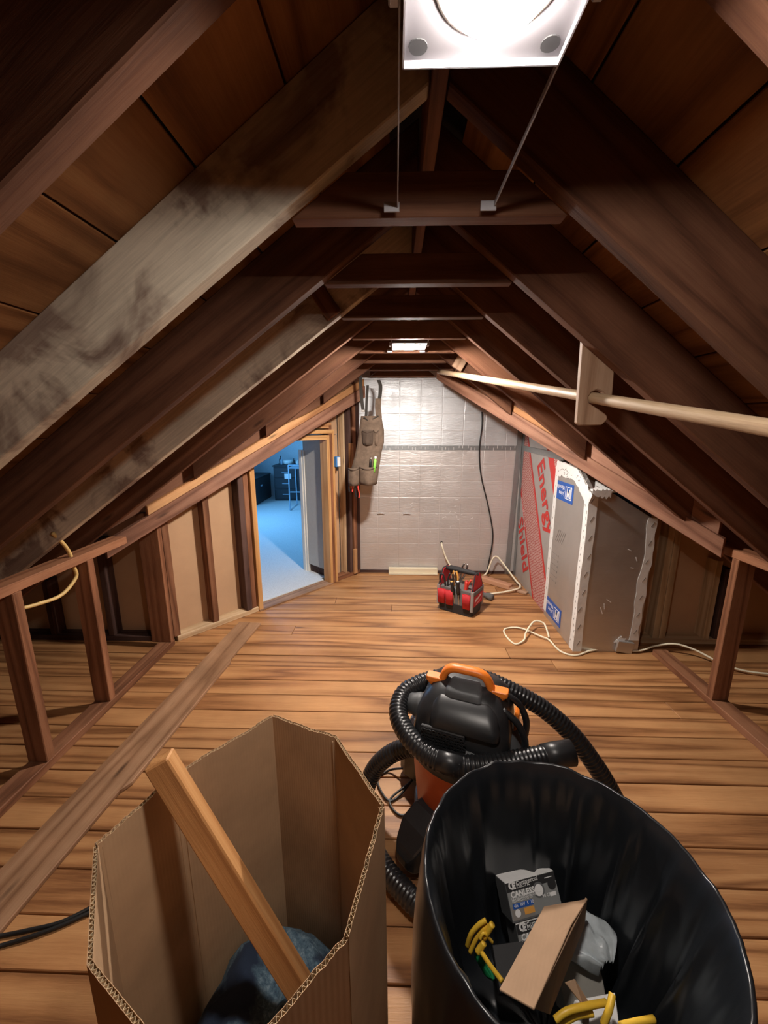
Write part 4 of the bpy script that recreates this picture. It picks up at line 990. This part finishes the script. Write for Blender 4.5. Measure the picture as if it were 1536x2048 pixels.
# rubbish in the bin
def BZ(x, y, z): return PZ(x, y, z + .15)
def carton(TLp, TRp, BLp, depth, label, idx):
    TL, TR_, BL = Vector(TLp), Vector(TRp), Vector(BLp)
    x = (TR_ - TL).normalized(); yv = (TL - BL); yv = (yv - x * yv.dot(x)).normalized(); z = x.cross(yv)
    w_, h_ = (TR_ - TL).length, (TL - BL).length
    Mx = Matrix((x, yv, z)).transposed().to_4x4(); Mx.translation = TL - yv * h_
    t = empty('light_carton'); t.matrix_world = Mx; tag(t, label, 'carton', 'lamp cartons in the bin')
    MB().box((w_ / 2, h_ / 2, -depth / 2), (w_, h_, depth)).build('carton_body', M['cardprint'], t, bevel=.001)
    MB().box((w_ / 2, h_ + .0006, -depth / 2), (w_ * .99, .001, depth * .98)).build('top_edge', M['whiteprint'], t)
    def rect(x0, y0, x1, y1, mat, nm='print_patch', zz=.0004):
        MB().box(((x0 + x1) / 2 * w_, (y0 + y1) / 2 * h_, zz), ((x1 - x0) * w_, (y1 - y0) * h_, .0004)).build(nm, M[mat], t)
    rect(.005, .06, .995, .76, 'cardprint2'); rect(.005, .76, .995, .995, 'blackmatt'); rect(.02, .06, .45, .40, 'greyprint', zz=.0006)
    def disc(cx_, cy_, r, mat, zz, nm='print_disc'):
        MB().lathe([(r, zz - .0003), (r, zz), (.0005, zz)], 20, (cx_ * w_, cy_ * h_, 0)).build(nm, M[mat], t)
    disc(.62, .64, .115 * w_, 'cardprint', .0009); disc(.62, .635, .085 * w_, 'whiteprint', .0013); disc(.90, .70, .085 * w_, 'blackmatt', .0009)
    for i, (x0, x1) in enumerate(((.16, .26), (.30, .39), (.41, .49))): pass
    T = lambda s, x_, y_, sz, b=0: lettering(s, sz, Matrix.Translation((x_ * w_, y_ * h_, .0015)), M['whiteprint'], t, bold=b)
    T('C', .05, .83, .020, .001); T('E', .12, .83, .016, .001); T('Commercial', .20, .895, .0115); T('Electric', .20, .825, .0115)
    T('CANLESS', .06, .62, .015, .0005); T('ULTRA SLIM INTEGRATED', .06, .555, .0066); T('LED RECESSED KIT', .06, .50, .0066)
    rect(.06, .33, .46, .46, 'blueprint', zz=.0009); T('4in  9W  5  10', .08, .37, .0085)
    rect(.26, .14, .46, .30, 'ochre', zz=.0009); disc(.13, .22, .055 * w_, 'whiteprint', .0012)
    rect(.82, .40, .94, .50, 'whiteprint', zz=.0009); T('90 CRI', .66, .42, .009)
    rect(.78, .88, .93, .90, 'whiteprint', zz=.0009)
carton(BZ(1010, 1768, .30), BZ(1107, 1742, .30), BZ(1032, 1846, .245), .06, 'grey lamp carton higher in the bin with its whole print showing', 0)
carton(BZ(1031, 1850, .242), BZ(1130, 1822, .242), BZ(1062, 1932, .185), .06, 'grey lamp carton lower in the bin under the brown flap', 1)
def slab(pts, th, mat, nm, lab, cat, bev=.001, par=None):
    P = [Vector(p) for p in pts]; n_ = (P[1] - P[0]).cross(P[2] - P[0]).normalized()
    if n_.z > 0: n_ = -n_
    o = MB().prism(P, n_ * th).build(nm, M[mat], par, frame(P[0], P[1] - P[0], -n_), bevel=bev)
    return tag(o, lab, cat) if lab else o
slab([BZ(998, 1978, .40), BZ(1068, 2018, .41), BZ(1142, 1850, .40), BZ(1175, 1797, .385), BZ(1088, 1812, .375)], .004, 'cardflap', 'cardboard_flap', 'brown folded cardboard flap lying across the lamp cartons', 'cardboard')
slab([BZ(1068, 2018, .408), BZ(1175, 1797, .383), BZ(1170, 1850, .30), BZ(1100, 2030, .30)], .004, 'cardflap', 'cardboard_side', None, None, par=None)
o = bpy.data.objects['cardboard_side']; p_ = bpy.data.objects['cardboard_flap']; mw = o.matrix_world.copy(); o.parent = p_; bpy.context.view_layer.update(); o.matrix_parent_inverse = p_.matrix_local.inverted()
slab([BZ(1105, 1905, .26), BZ(1185, 1890, .26), BZ(1205, 1955, .23), BZ(1215, 2010, .20), BZ(1135, 2030, .20)], .05, 'greycarton', 'grey_carton', 'plain grey carton at the bottom of the bin beside the flap', 'carton')
slab([BZ(1150, 2000, .262), BZ(1230, 1985, .262), BZ(1240, 2060, .25), BZ(1120, 2075, .25)], .003, 'whiteprint', 'paper_sheet', 'white paper scrap under yellow wires in the bin', 'paper')
slab([BZ(1130, 1965, .33), BZ(1150, 1958, .33), BZ(1182, 2010, .31), BZ(1178, 2050, .28), BZ(1165, 2048, .28), BZ(1165, 2010, .31)], .003, 'cardflap', 'cardboard_scrap', 'narrow bent cardboard strip near the front of the bin', 'cardboard')
slab([BZ(985, 1890, .22), BZ(1050, 1880, .22), BZ(1075, 1990, .20), BZ(1000, 1985, .20)], .02, 'blackmatt', 'black_card', 'black card piece left of the flap in the bin', 'card')
slab([BZ(945, 1910, .27), BZ(958, 1898, .28), BZ(985, 1945, .27), BZ(988, 1965, .26), BZ(970, 1955, .25)], .02, 'green', 'green_packet', 'shiny green packet at the left side of the bin', 'packet', .004)
# crumpled grey film
rings = []
c0 = BZ(1165, 1870, .26); uu = (BZ(1205, 1925, .25) - BZ(1140, 1830, .28)); L_ = uu.length; uu.normalize(); ww = (BZ(1195, 1870, .26) - BZ(1150, 1890, .26)).normalized()
for j in range(13):
    t = j / 12; row = []
    for i in range(15):
        s = i / 14 - .5; half = .062 * math.sin(math.pi * (.15 + .8 * t)) + .008
        row.append(BZ(1140, 1830, .29) + uu * L_ * 1.1 * t + ww * s * 2 * half + V(0, 0, .022 * noise.noise(Vector((s * 9, t * 3, 0))) + .02 * (.25 - s * s) * 4))
    rings.append(row + [p - V(0, 0, .003) for p in row[::-1]])
tag(MB().loft(rings).build('plastic_film', M['film'], None, smooth=True), 'crumpled grey plastic film right of the brown flap in the bin', 'plastic film')
def scrap(pts, label, r=.0058):
    o = MB().tube(smoothpath([BZ(*p) for p in pts], 6), r * .8, 8).build('cable_scrap', M['yellow'], None, smooth=True); tag(o, label, 'cable', 'yellow cable offcuts in the bin')
scrap([(934, 1892, .30), (942, 1868, .33), (957, 1850, .35), (972, 1840, .36)], 'leftmost curved yellow cable offcut in the bin')
scrap([(940, 1905, .29), (952, 1878, .32), (965, 1860, .34), (975, 1848, .35)], 'inner curved yellow cable offcut beside the leftmost one')
scrap([(968, 1875, .33), (985, 1848, .36)], 'short straight yellow cable stub at the upper left of the bin', .0075)
scrap([(955, 1905, .31), (968, 1885, .33)], 'stubby yellow cable piece above the green packet', .008)
scrap([(960, 1900, .315), (980, 1930, .32), (1004, 1962, .33)], 'straight yellow cable running from the packet to the flap')
scrap([(1110, 2040, .30), (1135, 2022, .31), (1175, 2012, .31), (1212, 2005, .30)], 'curved yellow cable across the white paper in the bin', .0075)
scrap([(1118, 2052, .285), (1150, 2032, .295), (1185, 2026, .295)], 'second curved yellow cable below the first on the white paper', .0075)
scrap([(1225, 1988, .33), (1218, 2020, .32), (1206, 2050, .30)], 'upright yellow cable stub at the right of the white paper', .0075)
scrap([(1240, 2052, .30), (1275, 2044, .30), (1308, 2038, .295)], 'yellow cable stub lying nearest the bin front right', .0075)
scrap([(960, 1878, .335), (968, 1866, .345), (985, 1885, .32)], 'bent dark yellow cable crossing the left offcuts', .004)
